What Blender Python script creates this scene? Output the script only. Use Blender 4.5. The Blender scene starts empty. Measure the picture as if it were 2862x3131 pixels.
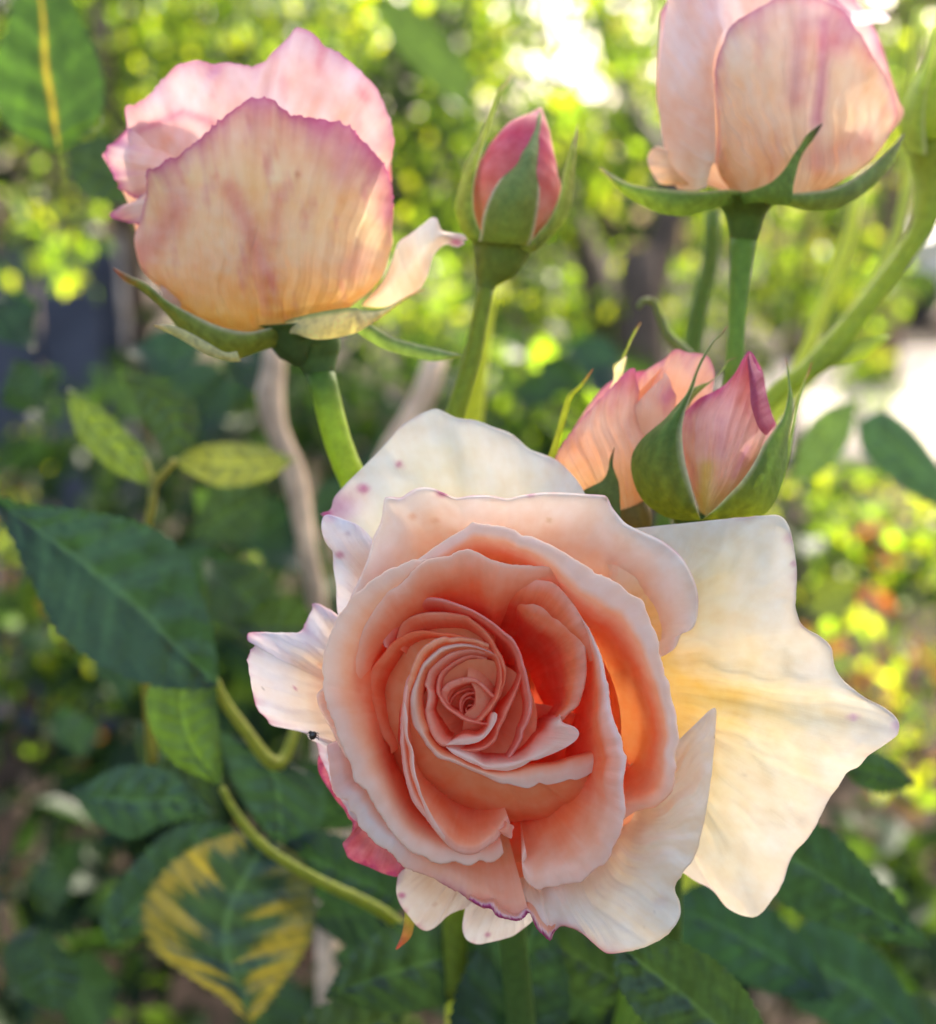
import bpy, math, random
import numpy as np
from mathutils import Vector, Matrix
random.seed(7); RNG = np.random.default_rng(11)
SC = bpy.context.scene
COL = SC.collection
R = math.radians

# ------------------------------------------------------------------ camera, sky, sun, exposure
W0, H0 = 2862.0, 3131.0          # size of the traced picture, used only to lay things out in perspective
D0 = 0.19                         # distance to the open rose (m)
UPX = 0.16/W0                     # metres per picture pixel at that distance
FPX = D0/UPX
CAMZ, PITCH = 1.05, R(-14)
cam_d = bpy.data.cameras.new('camera'); cam = bpy.data.objects.new('camera', cam_d); COL.objects.link(cam)
cam.location = (0, 0, CAMZ); cam.rotation_euler = (R(90)+PITCH, 0, 0)
cam_d.sensor_fit = 'HORIZONTAL'; cam_d.sensor_width = 36
cam_d.lens = 18/(W0/2/FPX); cam_d.clip_start = 0.01; cam_d.clip_end = 500
cam_d.dof.use_dof = True; cam_d.dof.focus_distance = 0.1905
cam_d.dof.aperture_fstop = cam_d.lens/4.4
SC.camera = cam
SUN_EL, SUN_AZ = 36, 22           # azimuth measured from +Y towards +X
w = bpy.data.worlds.new('World'); SC.world = w; w.use_nodes = True
nt = w.node_tree; nt.nodes.clear()
sky = nt.nodes.new('ShaderNodeTexSky'); sky.sky_type = 'NISHITA'; sky.sun_disc = False
sky.sun_elevation = R(SUN_EL); sky.sun_rotation = R(SUN_AZ)
sky.air_density = 1.0; sky.dust_density = 6.0; sky.ozone_density = .15
bgn = nt.nodes.new('ShaderNodeBackground'); bgn.inputs[1].default_value = 0.15
wo = nt.nodes.new('ShaderNodeOutputWorld')
nt.links.new(sky.outputs[0], bgn.inputs[0]); nt.links.new(bgn.outputs[0], wo.inputs[0])
sd = bpy.data.lights.new('sun', 'SUN'); sd.energy = 3.8; sd.angle = R(0.5); sd.color = (1, .93, .80)
so = bpy.data.objects.new('sun', sd); COL.objects.link(so)
sv = Vector((math.sin(R(SUN_AZ))*math.cos(R(SUN_EL)), math.cos(R(SUN_AZ))*math.cos(R(SUN_EL)), math.sin(R(SUN_EL))))
so.rotation_euler = sv.to_track_quat('Z', 'Y').to_euler(); so.location = (0, 0, 5)
SC.view_settings.view_transform = 'Standard'; SC.view_settings.look = 'None'
SC.view_settings.exposure = 1.92; SC.view_settings.gamma = 1.0; SC.view_settings.use_curve_mapping = False
SC.cycles.use_denoising = True
SC.cycles.max_bounces = 12; SC.cycles.diffuse_bounces = 8; SC.cycles.transmission_bounces = 8; SC.cycles.glossy_bounces = 3
SC.cycles.sample_clamp_indirect = 8

# ------------------------------------------------------------------ maths helpers
cp, sp = math.cos(PITCH), math.sin(PITCH)
FWD = np.array([0, cp, sp]); UPV = np.array([0, -sp, cp]); RGT = np.array([1.0, 0, 0])
CAM = np.array([0, 0, CAMZ])
def world(x, y, d):
    """direction of a traced point carried out to a real distance d along the view axis"""
    x = np.asarray(x, float); y = np.asarray(y, float); d = np.asarray(d, float)
    a = (x-W0/2)/FPX*d; b = -(y-H0/2)/FPX*d
    return CAM + a[..., None]*RGT + b[..., None]*UPV + d[..., None]*FWD
def V(x, y, d): return Vector(world(x, y, d))
class F:                                  # frames the outlines were traced in
    def __init__(s, ox, oy, k): s.o = (ox, oy); s.k = k
    def __call__(s, pts):
        p = np.array(pts, float).copy(); p[:, 0] = s.o[0]+p[:, 0]*s.k; p[:, 1] = s.o[1]+p[:, 1]*s.k
        if p.shape[1] > 2: p[:, 2:] *= s.k
        return p
K1 = F(1240, 1900, 400/1843); Q1 = F(960, 1650, 600/1843); Q2 = F(1500, 1650, 600/1843)
Q3 = F(960, 2150, 600/1843); Q4 = F(1500, 2150, 600/1843); T1 = F(900, 1200, 1000/1843)
LL = F(700, 1700, 600/1100); BB = F(1100, 2500, 1100/1843); C1 = F(700, 1200, 1600/1843)
DD = F(0, 0, 2862/1843); C3 = F(300, 50, 1150/1843); C4 = F(1300, 200, 600/1100)
C5 = F(1650, 0, 1212/1843); C6 = F(1650, 900, 850/1843)
def cat(*a):
    out = [np.asarray(a[0], float)]
    for b in a[1:]:
        p = out[-1]; b = np.asarray(b, float); dv = p[-1, :2]-p[-2, :2]; dv = dv/(np.linalg.norm(dv)+1e-9)
        while len(b) > 1 and (b[0, :2]-p[-1, :2])@dv < 12: b = b[1:]
        out.append(b)
    return np.concatenate(out, 0)
def catmull(P, m=10):
    P = np.asarray(P, float); n = len(P)
    if n < 3:
        t = np.linspace(0, 1, m*2)[:, None]; return P[0]*(1-t)+P[-1]*t
    E = np.concatenate([[2*P[0]-P[1]], P, [2*P[-1]-P[-2]]]); out = []
    for i in range(n-1):
        a, b, c, d = E[i:i+4]
        t = np.linspace(0, 1, m, endpoint=False)[:, None]
        out.append(b+.5*t*((c-a)+t*((2*a-5*b+4*c-d)+t*(3*(b-c)+d-a))))
    out.append(P[-1:]); return np.concatenate(out)
def resample(P, n):
    C = catmull(P); d = np.r_[0, np.cumsum(np.hypot(*(np.diff(C[:, :2], axis=0).T))+1e-6)]
    s = np.linspace(0, d[-1], n)
    return np.stack([np.interp(s, d, C[:, k]) for k in range(C.shape[1])], 1)
def tinterp(Rl, n, pw=1.0):
    """interpolate a stack of rails (k,ns,3) smoothly to n rows"""
    k = len(Rl); E = np.concatenate([[2*Rl[0]-Rl[1]], Rl, [2*Rl[-1]-Rl[-2]]])
    T = np.linspace(0, 1, n)**pw*(k-1); out = []
    for t in T:
        i = min(int(t), k-2); f = t-i; a, b, c, d = E[i:i+4]
        out.append(b+.5*f*((c-a)+f*((2*a-5*b+4*c-d)+f*(3*(b-c)+d-a))))
    return np.array(out)
def wob(x, seed, f0=1.0, octs=4):
    r = np.random.default_rng(seed); v = 0*x
    for o in range(octs):
        f = f0*2**o; v = v+np.sin(x*f*2*math.pi*(0.8+.4*r.random())+r.random()*9)/(1.6**o)
    return v/2
def wob2(x, y, seed, f0=1.0, octs=4):
    r = np.random.default_rng(seed); v = 0*x
    for o in range(octs):
        for q in range(3):
            a = r.random()*6.28; f = f0*1.9**o*(.7+.6*r.random())
            v = v+np.sin((x*math.cos(a)+y*math.sin(a))*f*6.28+r.random()*9)/(1.5**o)/1.7
    return v/2
def sstep(a, b, x): t = np.clip((x-a)/(b-a), 0, 1); return t*t*(3-2*t)
def ramp(stops, d):
    xs = [s[0] for s in stops]; return np.stack([np.interp(d, xs, [s[1][k] for s in stops]) for k in range(3)], -1)

# ------------------------------------------------------------------ object helpers
def tag(o, label=None, cat_=None, group=None, kind=None):
    if label: o['label'] = label
    if cat_: o['category'] = cat_
    if group: o['group'] = group
    if kind: o['kind'] = kind
    return o
def thing(name, loc, label, cat_, group=None):
    o = bpy.data.objects.new(name, None); COL.objects.link(o); o.location = loc; o.empty_display_size = .01
    return tag(o, label, cat_, group)
def link(name, me, parent=None, mat=None):
    o = bpy.data.objects.new(name, me); COL.objects.link(o)
    if mat is not None and not me.materials: me.materials.append(mat)
    if parent is not None:
        o.parent = parent
        o.matrix_parent_inverse = Matrix.Translation(-Vector(abs_loc(parent)))
    return o
def abs_loc(o):
    if o.parent is None: return tuple(o.location)
    return (0, 0, 0)          # parts keep their mesh in world coordinates
def mesh(name, verts, faces, cols=None, uvs=None, smooth=True):
    me = bpy.data.meshes.new(name); me.from_pydata([tuple(v) for v in verts], [], [tuple(f) for f in faces])
    if cols is not None:
        a = me.color_attributes.new('Col', 'FLOAT_COLOR', 'POINT')
        a.data.foreach_set('color', np.c_[np.clip(cols, 0, 1), np.ones(len(cols))].astype(np.float32).ravel())
    if uvs is not None:
        u = me.uv_layers.new(name='UV'); li = np.zeros(len(me.loops), np.int32); me.loops.foreach_get('vertex_index', li)
        u.data.foreach_set('uv', np.asarray(uvs, np.float32)[li].ravel())
    if smooth: me.polygons.foreach_set('use_smooth', [True]*len(me.polygons))
    me.update(); return me
def gridmesh(name, G, cols=None, uv=None):
    a, b = G.shape[:2]; idx = np.arange(a*b).reshape(a, b)
    f = np.stack([idx[:-1, :-1], idx[:-1, 1:], idx[1:, 1:], idx[1:, :-1]], -1).reshape(-1, 4)
    return mesh(name, G.reshape(-1, 3), f.tolist(), None if cols is None else cols.reshape(-1, 3), None if uv is None else uv.reshape(-1, 2))

# ------------------------------------------------------------------ materials
def newmat(name):
    m = bpy.data.materials.new(name); m.use_nodes = True; n = m.node_tree; n.nodes.clear(); return m, n
def nd(n, t, **k):
    o = n.nodes.new(t)
    for a, b in k.items(): setattr(o, a, b)
    return o
def petal_material(name, trans=.38, rough=.5, sheen=.03, stri=.2, mott=.12):
    m, n = newmat(name); L = n.links.new
    out = nd(n, 'ShaderNodeOutputMaterial'); mix = nd(n, 'ShaderNodeMixShader'); mix.inputs[0].default_value = trans
    pr = nd(n, 'ShaderNodeBsdfPrincipled'); tr = nd(n, 'ShaderNodeBsdfTranslucent')
    pr.inputs['Roughness'].default_value = rough; pr.inputs['Specular IOR Level'].default_value = .12
    pr.inputs['Sheen Weight'].default_value = sheen; pr.inputs['Sheen Roughness'].default_value = .45
    at = nd(n, 'ShaderNodeAttribute', attribute_name='Col')
    uv = nd(n, 'ShaderNodeUVMap', uv_map='UV'); mp = nd(n, 'ShaderNodeMapping'); mp.inputs['Scale'].default_value = (38, 2.0, 1)
    L(uv.outputs[0], mp.inputs[0])
    no = nd(n, 'ShaderNodeTexNoise'); no.inputs['Scale'].default_value = 1; no.inputs['Detail'].default_value = 4; no.inputs['Distortion'].default_value = .6
    L(mp.outputs[0], no.inputs['Vector'])
    tc = nd(n, 'ShaderNodeTexCoord'); nb = nd(n, 'ShaderNodeTexNoise'); nb.inputs['Scale'].default_value = 260; nb.inputs['Detail'].default_value = 5
    L(tc.outputs['Object'], nb.inputs['Vector'])
    nc = nd(n, 'ShaderNodeTexNoise'); nc.inputs['Scale'].default_value = 2600; nc.inputs['Detail'].default_value = 2; L(tc.outputs['Object'], nc.inputs['Vector'])
    mr = nd(n, 'ShaderNodeMapRange'); mr.inputs['From Min'].default_value = .3; mr.inputs['From Max'].default_value = .7
    mr.inputs['To Min'].default_value = 1-mott; mr.inputs['To Max'].default_value = 1+mott; L(nb.outputs[0], mr.inputs[0])
    mr2 = nd(n, 'ShaderNodeMapRange'); mr2.inputs['From Min'].default_value = .3; mr2.inputs['From Max'].default_value = .7
    mr2.inputs['To Min'].default_value = .94; mr2.inputs['To Max'].default_value = 1.05; L(no.outputs[0], mr2.inputs[0])
    mu = nd(n, 'ShaderNodeMath', operation='MULTIPLY'); L(mr.outputs[0], mu.inputs[0]); L(mr2.outputs[0], mu.inputs[1])
    # mottling pulls the redder channels less: pigment gathers, so gamma the colour
    gm = nd(n, 'ShaderNodeGamma'); L(at.outputs['Color'], gm.inputs[0]); L(mu.outputs[0], gm.inputs[1])
    L(gm.outputs[0], pr.inputs['Base Color']); L(gm.outputs[0], tr.inputs['Color'])
    ad = nd(n, 'ShaderNodeMath', operation='MULTIPLY_ADD'); L(nc.outputs[0], ad.inputs[0]); ad.inputs[1].default_value = .16; L(no.outputs[0], ad.inputs[2])
    bp = nd(n, 'ShaderNodeBump'); bp.inputs['Strength'].default_value = stri; bp.inputs['Distance'].default_value = .0006
    L(ad.outputs[0], bp.inputs['Height']); L(bp.outputs[0], pr.inputs['Normal'])
    L(pr.outputs[0], mix.inputs[1]); L(tr.outputs[0], mix.inputs[2]); L(mix.outputs[0], out.inputs[0])
    return m
def leaf_material(name, trans=.35, rough=.42, tint=(1.9, 1.55, .55), bump=.25, spec=.45, usecol=True, base=(.05, .09, .03), bumpscale=180, tscale=2.2):
    m, n = newmat(name); L = n.links.new
    out = nd(n, 'ShaderNodeOutputMaterial'); mix = nd(n, 'ShaderNodeMixShader'); mix.inputs[0].default_value = trans
    pr = nd(n, 'ShaderNodeBsdfPrincipled'); tr = nd(n, 'ShaderNodeBsdfTranslucent')
    pr.inputs['Roughness'].default_value = rough; pr.inputs['Specular IOR Level'].default_value = spec
    if usecol: c = nd(n, 'ShaderNodeAttribute', attribute_name='Col').outputs['Color']
    else:
        rg = nd(n, 'ShaderNodeRGB'); rg.outputs[0].default_value = (*base, 1); c = rg.outputs[0]
    tc = nd(n, 'ShaderNodeTexCoord'); nb = nd(n, 'ShaderNodeTexNoise'); nb.inputs['Scale'].default_value = bumpscale; nb.inputs['Detail'].default_value = 4
    L(tc.outputs['Object'], nb.inputs['Vector'])
    mr = nd(n, 'ShaderNodeMapRange'); mr.inputs['From Min'].default_value = .3; mr.inputs['From Max'].default_value = .7
    mr.inputs['To Min'].default_value = .85; mr.inputs['To Max'].default_value = 1.15; L(nb.outputs[0], mr.inputs[0])
    vm = nd(n, 'ShaderNodeVectorMath', operation='SCALE'); L(c, vm.inputs[0]); L(mr.outputs[0], vm.inputs['Scale'])
    L(vm.outputs[0], pr.inputs['Base Color'])
    v2 = nd(n, 'ShaderNodeVectorMath', operation='MULTIPLY'); L(vm.outputs[0], v2.inputs[0]); v2.inputs[1].default_value = tint
    v2b = nd(n, 'ShaderNodeVectorMath', operation='SCALE'); L(v2.outputs[0], v2b.inputs[0]); v2b.inputs['Scale'].default_value = tscale
    L(v2b.outputs[0], tr.inputs['Color'])
    bp = nd(n, 'ShaderNodeBump'); bp.inputs['Strength'].default_value = bump; bp.inputs['Distance'].default_value = .001
    L(nb.outputs[0], bp.inputs['Height']); L(bp.outputs[0], pr.inputs['Normal'])
    L(pr.outputs[0], mix.inputs[1]); L(tr.outputs[0], mix.inputs[2]); L(mix.outputs[0], out.inputs[0])
    return m
def plain(name, col, rough=.8, spec=.3, nscale=8, var=.35, col2=None, bump=0.0):
    m, n = newmat(name); L = n.links.new
    out = nd(n, 'ShaderNodeOutputMaterial'); pr = nd(n, 'ShaderNodeBsdfPrincipled')
    pr.inputs['Roughness'].default_value = rough; pr.inputs['Specular IOR Level'].default_value = spec
    tc = nd(n, 'ShaderNodeTexCoord'); nb = nd(n, 'ShaderNodeTexNoise'); nb.inputs['Scale'].default_value = nscale; nb.inputs['Detail'].default_value = 6
    L(tc.outputs['Object'], nb.inputs['Vector'])
    cr = nd(n, 'ShaderNodeValToRGB'); cr.color_ramp.elements[0].position = .35; cr.color_ramp.elements[1].position = .65
    c2 = col2 or tuple(min(1, c*(1+var)) for c in col)
    cr.color_ramp.elements[0].color = (*[c*(1-var) for c in col], 1) if not col2 else (*col, 1); cr.color_ramp.elements[1].color = (*c2, 1)
    L(nb.outputs[0], cr.inputs[0]); L(cr.outputs[0], pr.inputs['Base Color'])
    if bump:
        bp = nd(n, 'ShaderNodeBump'); bp.inputs['Strength'].default_value = bump; L(nb.outputs[0], bp.inputs['Height']); L(bp.outputs[0], pr.inputs['Normal'])
    L(pr.outputs[0], out.inputs[0]); return m
M_PET = petal_material('petal', .36, stri=.32)
M_PETV = petal_material('petal_veined', .36, stri=.45, mott=.2)
M_PETT = petal_material('petal_rear', .17, stri=.3, mott=.16)
M_PETS = petal_material('petal_side', .42, stri=.22, mott=.16)
M_GREEN = leaf_material('sepal_green', .32, .6, (1.5, 1.4, .5), spec=.2, bump=.35, bumpscale=600)
M_STEM = leaf_material('stem_green', .25, .5, (1.5, 1.4, .5), spec=.25, bump=.3, bumpscale=500)
M_LEAF = leaf_material('rose_leaf', .30, .38, bump=.3, spec=.5, bumpscale=220)
M_BACK = leaf_material('far_leaf', .5, .5, (1.7, 1.5, .4), bump=0, spec=.3, bumpscale=5, tscale=1.9)
M_BARK = plain('bark', (.12, .08, .055), nscale=40, bump=.5)
M_PALE = plain('pale_cane', (.62, .46, .32), nscale=60, bump=.4)

# ------------------------------------------------------------------ generic builders
def loft(name, rails, parent, mat, ns=90, ntt=26, base=D0, stops=None, colfn=None, ruf=0, ruff=3, rufseed=1, bulge=0, tpw=1.0, circ=True, big=0, jag=0, radial=0):
    """surface through several traced rails [(points, height)], row 0 = outer edge; height in picture pixels towards the eye"""
    st = []
    for pts, h in rails:
        pts = np.asarray(pts, float)[:, :2]
        hh = np.full(len(pts), float(h)) if np.isscalar(h) else np.interp(np.linspace(0, 1, len(pts)), np.linspace(0, 1, len(h)), h)
        P = np.c_[pts, hh]
        st.append(P if len(P) == ns and len(P) > 60 else resample(P, ns))
    G = tinterp(np.array(st), ntt, tpw)
    S = np.linspace(0, 1, ns)[None, :]*np.ones((ntt, 1)); Tt = np.linspace(0, 1, ntt)[:, None]*np.ones((1, ns))
    if bulge:
        prof = np.sqrt(np.clip(1-(2*S-1)**2, 0, 1)) if circ else 1-(2*S-1)**2
        G[..., 2] += bulge*prof
    dpx = np.r_[np.zeros((1, ns)), np.cumsum(np.sqrt((np.diff(G, axis=0)**2).sum(-1)), 0)]
    if jag:
        e = np.exp(-dpx/22); a = wob(S*ruff*6+.7*wob(S*4, rufseed, 1, 3), rufseed+3, 1, 5)*jag*e*(.35+.65*np.clip(wob(S*5, rufseed+5, 1, 2)+.5, 0, 1.5))
        dirv = G[1:2, :, :2]-G[0:1, :, :2]; dirv = dirv/(np.linalg.norm(dirv, axis=-1, keepdims=True)+1e-6)
        G[..., :2] += dirv*a[..., None]
    if ruf: G[..., 2] += ruf*wob(S*ruff, rufseed, 1, 3)*(1-Tt)**1.3
    if big: G[..., 2] += big*wob2(G[..., 0]/700, G[..., 1]/700, rufseed+7, .9, 3)
    if radial: G[..., 2] += radial*.45*(wob(S*ruff*2.5+.5*wob2(G[..., 0]/260, G[..., 1]/260, rufseed, 1, 2)*.5, rufseed+11, 1, 3)*np.sin(np.pi*np.clip(Tt, 0, 1))**.7+.8*wob2(G[..., 0]/200, G[..., 1]/200, rufseed+2, 1, 3))
    c = ramp(stops, dpx) if colfn is None else colfn(S, Tt, dpx, G)
    if mat is M_PET:
        k = np.clip((c[..., 0]-c[..., 2])/.45, 0, 1); c = np.stack([c[..., 0], c[..., 1]**(1+.06*k), c[..., 2]**(1+.06*k)], -1)
    Wd = world(G[..., 0], G[..., 1], base-G[..., 2]*UPX)
    me = gridmesh(name, Wd, c, np.stack([S, Tt], -1))
    return link(name, me, parent, mat)

def inward(P, c, off, drop, dh=None):
    """rail a given distance inside a rim, pulled towards point c"""
    d = c-P[:, :2]; r = np.linalg.norm(d, axis=1, keepdims=True); o = np.asarray(off, float)
    if o.ndim == 0: o = np.full(len(P), float(o))
    eff = np.where(o > 0, r[:, 0]*(1-np.exp(-o/np.maximum(r[:, 0], 1))), o)
    Q = P.copy(); Q[:, :2] += d/np.maximum(r, 1)*eff[:, None]; Q[:, 2] += drop; return Q
def ring(name, rim, h, parent, prof, centre, stops=None, ns=160, ntt=34, wid=None, mat=None, ends=(0, 0), endlen=.12, ruf=6, ruff=3, seed=1, jag=0, colfn=None, tpw=1.0, roll=True, lw=None, ll=24):
    """a cup petal: rim curve, then a profile of (distance inwards, drop)"""
    rim = np.asarray(rim, float)[:, :2]
    hh = np.full(len(rim), float(h)) if np.isscalar(h) else np.interp(np.linspace(0, 1, len(rim)), np.linspace(0, 1, len(h)), h)
    P = resample(np.c_[rim, hh], ns); s = np.linspace(0, 1, ns)
    P[:, 2] -= ends[0]*(1-sstep(0, endlen, s)); P[:, 2] -= ends[1]*sstep(1-endlen, 1, s)
    w = np.ones(ns) if wid is None else np.interp(s, np.linspace(0, 1, len(wid)), wid)
    lwa = np.zeros(ns) if lw is None else np.interp(s, np.linspace(0, 1, len(lw)), lw)-1
    rr = []
    if roll: rr.append((inward(P, centre, -3, -9)))
    c = np.asarray(centre, float)
    def smooth_(A, sg):
        if sg < 1: return A
        m = int(sg*3)+1; kx = np.exp(-.5*(np.arange(-m, m+1)/sg)**2); kx /= kx.sum()
        E = np.r_[2*A[:1]-A[m:0:-1], A, 2*A[-1:]-A[-2:-m-2:-1]] if len(A) > m+2 else A
        return np.stack([np.convolve(E[:, k], kx, 'valid') for k in range(A.shape[1])], 1) if len(E) > len(A) else A
    step = np.mean(np.hypot(*np.diff(P[:, :2], axis=0).T))
    for o, d in prof:
        q = inward(smooth_(P, min(.45*max(o, 0)/max(step, .5), ns/9)), c, np.asarray(o*w+lwa*min(o, ll)) if o > 0 else o*np.ones(ns), d); rr.append(q)
    Rl = [(q[:, :2], q[:, 2]) for q in rr]
    return loft(name, Rl, parent, mat or M_PET, ns, ntt, D0, stops, colfn, ruf, ruff, seed, 0, tpw, jag=jag)
def tube(name, pts, parent, mat, base, col=(.05, .1, .02), seg=14, n=26, colfn=None, hs=None, bumpy=0):
    P = np.asarray(pts, float); h = np.zeros(len(P)) if hs is None else np.asarray(hs, float)
    Q = resample(np.c_[P, h], n); dep = base-Q[:, 3]*UPX
    X = world(Q[:, 0], Q[:, 1], dep); r = Q[:, 2]*dep/FPX
    T = np.gradient(X, axis=0); T /= np.linalg.norm(T, axis=1, keepdims=True)+1e-12
    ref = FWD[None, :]; A = np.cross(T, ref); A /= np.linalg.norm(A, axis=1, keepdims=True)+1e-9; B = np.cross(T, A)
    an = np.linspace(0, 2*math.pi, seg, endpoint=False)
    rad = r[:, None]*(1+bumpy*np.sin(an*5+np.arange(n)[:, None]*.8))
    G = X[:, None]+rad[..., None]*(np.cos(an)[None, :, None]*A[:, None]+np.sin(an)[None, :, None]*B[:, None])
    idx = np.arange(n*seg).reshape(n, seg); f = []
    for i in range(n-1):
        for j in range(seg): f.append((idx[i, j], idx[i, (j+1) % seg], idx[i+1, (j+1) % seg], idx[i+1, j]))
    f.append(tuple(idx[0][::-1])); f.append(tuple(idx[-1]))
    s = np.linspace(0, 1, n)[:, None]*np.ones((1, seg))
    c = np.ones((n, seg, 1))*np.array(col) if colfn is None else colfn(s)
    me = mesh(name, G.reshape(-1, 3), f, c.reshape(-1, 3)); return link(name, me, parent, mat)
def blade(name, A, B, parent, mat, base=D0, hA=0, hB=0, hM=None, bulge=20, colfn=None, ns=14, nl=40, cols=((.06, .12, .03), (.05, .10, .025)), serr=0, edge=None, midrib=None, seed=1, wave=0, pucker=0):
    """a narrow blade (sepal, leaf) between two traced edges that both run from its base to its tip"""
    f = lambda h, n: np.full(n, float(h)) if np.isscalar(h) else np.interp(np.linspace(0, 1, n), np.linspace(0, 1, len(h)), h)
    A = np.asarray(A, float)[:, :2]; B = np.asarray(B, float)[:, :2]
    PA = resample(np.c_[A, f(hA, len(A))], nl); PB = resample(np.c_[B, f(hB, len(B))], nl)
    s = np.linspace(0, 1, ns)[None, :, None]; G = PA[:, None]*(1-s)+PB[:, None]*s
    S = np.linspace(0, 1, ns)[None, :]*np.ones((nl, 1)); T = np.linspace(0, 1, nl)[:, None]*np.ones((1, ns))
    wd = np.linalg.norm(PA[:, :2]-PB[:, :2], axis=1)[:, None]
    if serr:
        saw = (np.arange(nl)*(24/nl) % 1)[:, None]; e = np.clip(np.abs(2*S-1)-.6, 0, 1)*2.5
        dv = (PA-PB)[:, None, :2]/(wd[..., None]+1e-6); G[..., :2] += dv*np.sign(.5-S)[..., None]*(e*serr*(saw-.3))[..., None]
    G[..., 2] += bulge*(1-(2*S-1)**2)*np.minimum(1, wd/(abs(bulge)*1.2+1e-6))
    if wave: G[..., 2] += wave*np.sin(T*14+seed)*np.abs(2*S-1)**2
    if pucker: G[..., 2] += pucker*np.sin(2*math.pi*(T*7+np.abs(2*S-1)*.9))*(1-np.abs(2*S-1)**4)*np.minimum(1, wd/80)+pucker*wob2(G[..., 0]/140, G[..., 1]/140, seed+3, 1.3, 3)
    if midrib: G[..., 2] -= midrib*np.exp(-((S-.5)/.07)**2)
    if colfn is not None: c = colfn(S, T, G)
    else:
        c = np.array(cols[0])*(1-T[..., None])+np.array(cols[1])*T[..., None]
        if edge is not None: e = sstep(.78, .98, np.abs(2*S-1))[..., None]; c = c*(1-e)+np.array(edge)*e
    W_ = world(G[..., 0], G[..., 1], base-G[..., 2]*UPX)
    return link(name, gridmesh(name, W_, c, np.stack([S, T], -1)), parent, mat)

# ================================================================== THE PLACE
# ------------------------------------------------------------------ ground, path, fence
def at_ground(x, y, z=0.0):
    """where the ray through a traced point meets height z"""
    a = world(x, y, 1.0)-CAM; t = (z-CAM[2])/a[2]; return CAM+a*t
def struct(name, verts, faces, m, smooth=False):
    me = mesh(name, verts, faces, smooth=smooth); o = link(name, me, None, m); o['kind'] = 'structure'; return o
n = 90
gx = np.linspace(-1, 1, n); gx = np.sign(gx)*np.abs(gx)**2.2*60; gy = np.linspace(0, 1, n)**2.2*85-4
GX, GY = np.meshgrid(gx, gy); GZ = .03*wob2(GX/3, GY/3, 5, 1, 4)-.02
idx = np.arange(n*n).reshape(n, n); fq = np.stack([idx[:-1, :-1], idx[:-1, 1:], idx[1:, 1:], idx[1:, :-1]], -1).reshape(-1, 4).tolist()
M_SOIL = plain('soil', (.02, .016, .012), .95, .1, 14, col2=(.07, .048, .034), bump=.6)
struct('ground', np.stack([GX, GY, GZ], -1).reshape(-1, 3), fq, M_SOIL, True)
# pale gravel path far off on the right, a low kerb along it
M_PATH = plain('gravel', (.50, .43, .34), .9, .2, 30, col2=(.66, .58, .48))
pa = [(1.3, 5.2), (2.4, 4.9), (4.0, 5.2), (9, 7.0), (26, 10), (26, 17), (12, 13.2), (6, 11), (3.0, 9.6), (1.7, 7.6)]
struct('path', [(x, y, .06) for x, y in pa]+[(x, y, -.1) for x, y in pa], [tuple(range(10))]+[(i, i+10, (i+1) % 10+10, (i+1) % 10) for i in range(10)], M_PATH)
def box(verts, faces, c, s, rz=0, tilt=0):
    b = len(verts); m = Matrix.Rotation(rz, 3, 'Z')@Matrix.Rotation(tilt, 3, 'Y')
    for dx in (-1, 1):
        for dy in (-1, 1):
            for dz in (-1, 1):
                v = m@Vector((dx*s[0]/2, dy*s[1]/2, dz*s[2]/2)); verts.append((c[0]+v.x, c[1]+v.y, c[2]+v.z))
    for f in ((0, 1, 3, 2), (4, 6, 7, 5), (0, 4, 5, 1), (2, 3, 7, 6), (0, 2, 6, 4), (1, 5, 7, 3)): faces.append(tuple(b+i for i in f))
def boxobj(name, c, s, parent, m, rz=0, tilt=0):
    v, f = [], []; box(v, f, c, s, rz, tilt); return link(name, mesh(name, v, f, smooth=False), parent, m)
M_FENCE = plain('weathered_board', (.050, .052, .070), .75, .3, 12, col2=(.085, .088, .115), bump=.3)
fence = thing('fence', (-1.14, 2.26, 0), 'dark blue grey weathered board fence behind the left rose', 'fence')
r = np.random.default_rng(3)
for i in range(11):
    x = -2.1+i*.128
    boxobj('board', (x, 2.1+.35*(i/16)+r.normal()*.004, .5), (.118, .02, 1.04+r.normal()*.012), fence, M_FENCE, rz=.17, tilt=r.normal()*.01)
for z in (.25, .82): boxobj('rail', (-1.46, 2.235+.02, z), (1.4, .035, .07), fence, M_FENCE, rz=.17)
for x, y in ((-2.13, 2.17), (-.78, 2.40)): boxobj('post', (x, y, .52), (.09, .09, 1.06), fence, M_FENCE, rz=.17)
# parked white car seen between the stems, beyond the path
M_WHITE = plain('white_paint', (.8, .8, .8), .3, .5, 3, var=.03); M_DARK = plain('black_rubber', (.02, .02, .022), .6, .3, 20); M_GLASS = plain('car_glass', (.03, .035, .04), .08, .6, 3, var=.1)
car = thing('parked_car', (6.6, 14.6, 0), 'white car parked beyond the pale path at the right edge', 'car')
side = [(-2.1, .32), (-2.15, .75), (-1.95, .95), (-1.2, 1.02), (-.6, 1.42), (.7, 1.45), (1.35, 1.05), (2.0, .95), (2.15, .7), (2.12, .32)]
cx, cy = 6.75, 14.6
vv = []; ns_ = len(side)
for dy, k in ((-.86, 1), (-.80, .0), (.80, 0), (.86, 1)):
    for (sx, sz) in side:
        q = .12 if sz > 1.1 else 0
        vv.append((cx+sx, cy+dy*(1-q), sz))
ff = []
for L_ in range(3):
    for i in range(ns_-1): ff.append((L_*ns_+i, L_*ns_+i+1, (L_+1)*ns_+i+1, (L_+1)*ns_+i))
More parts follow.
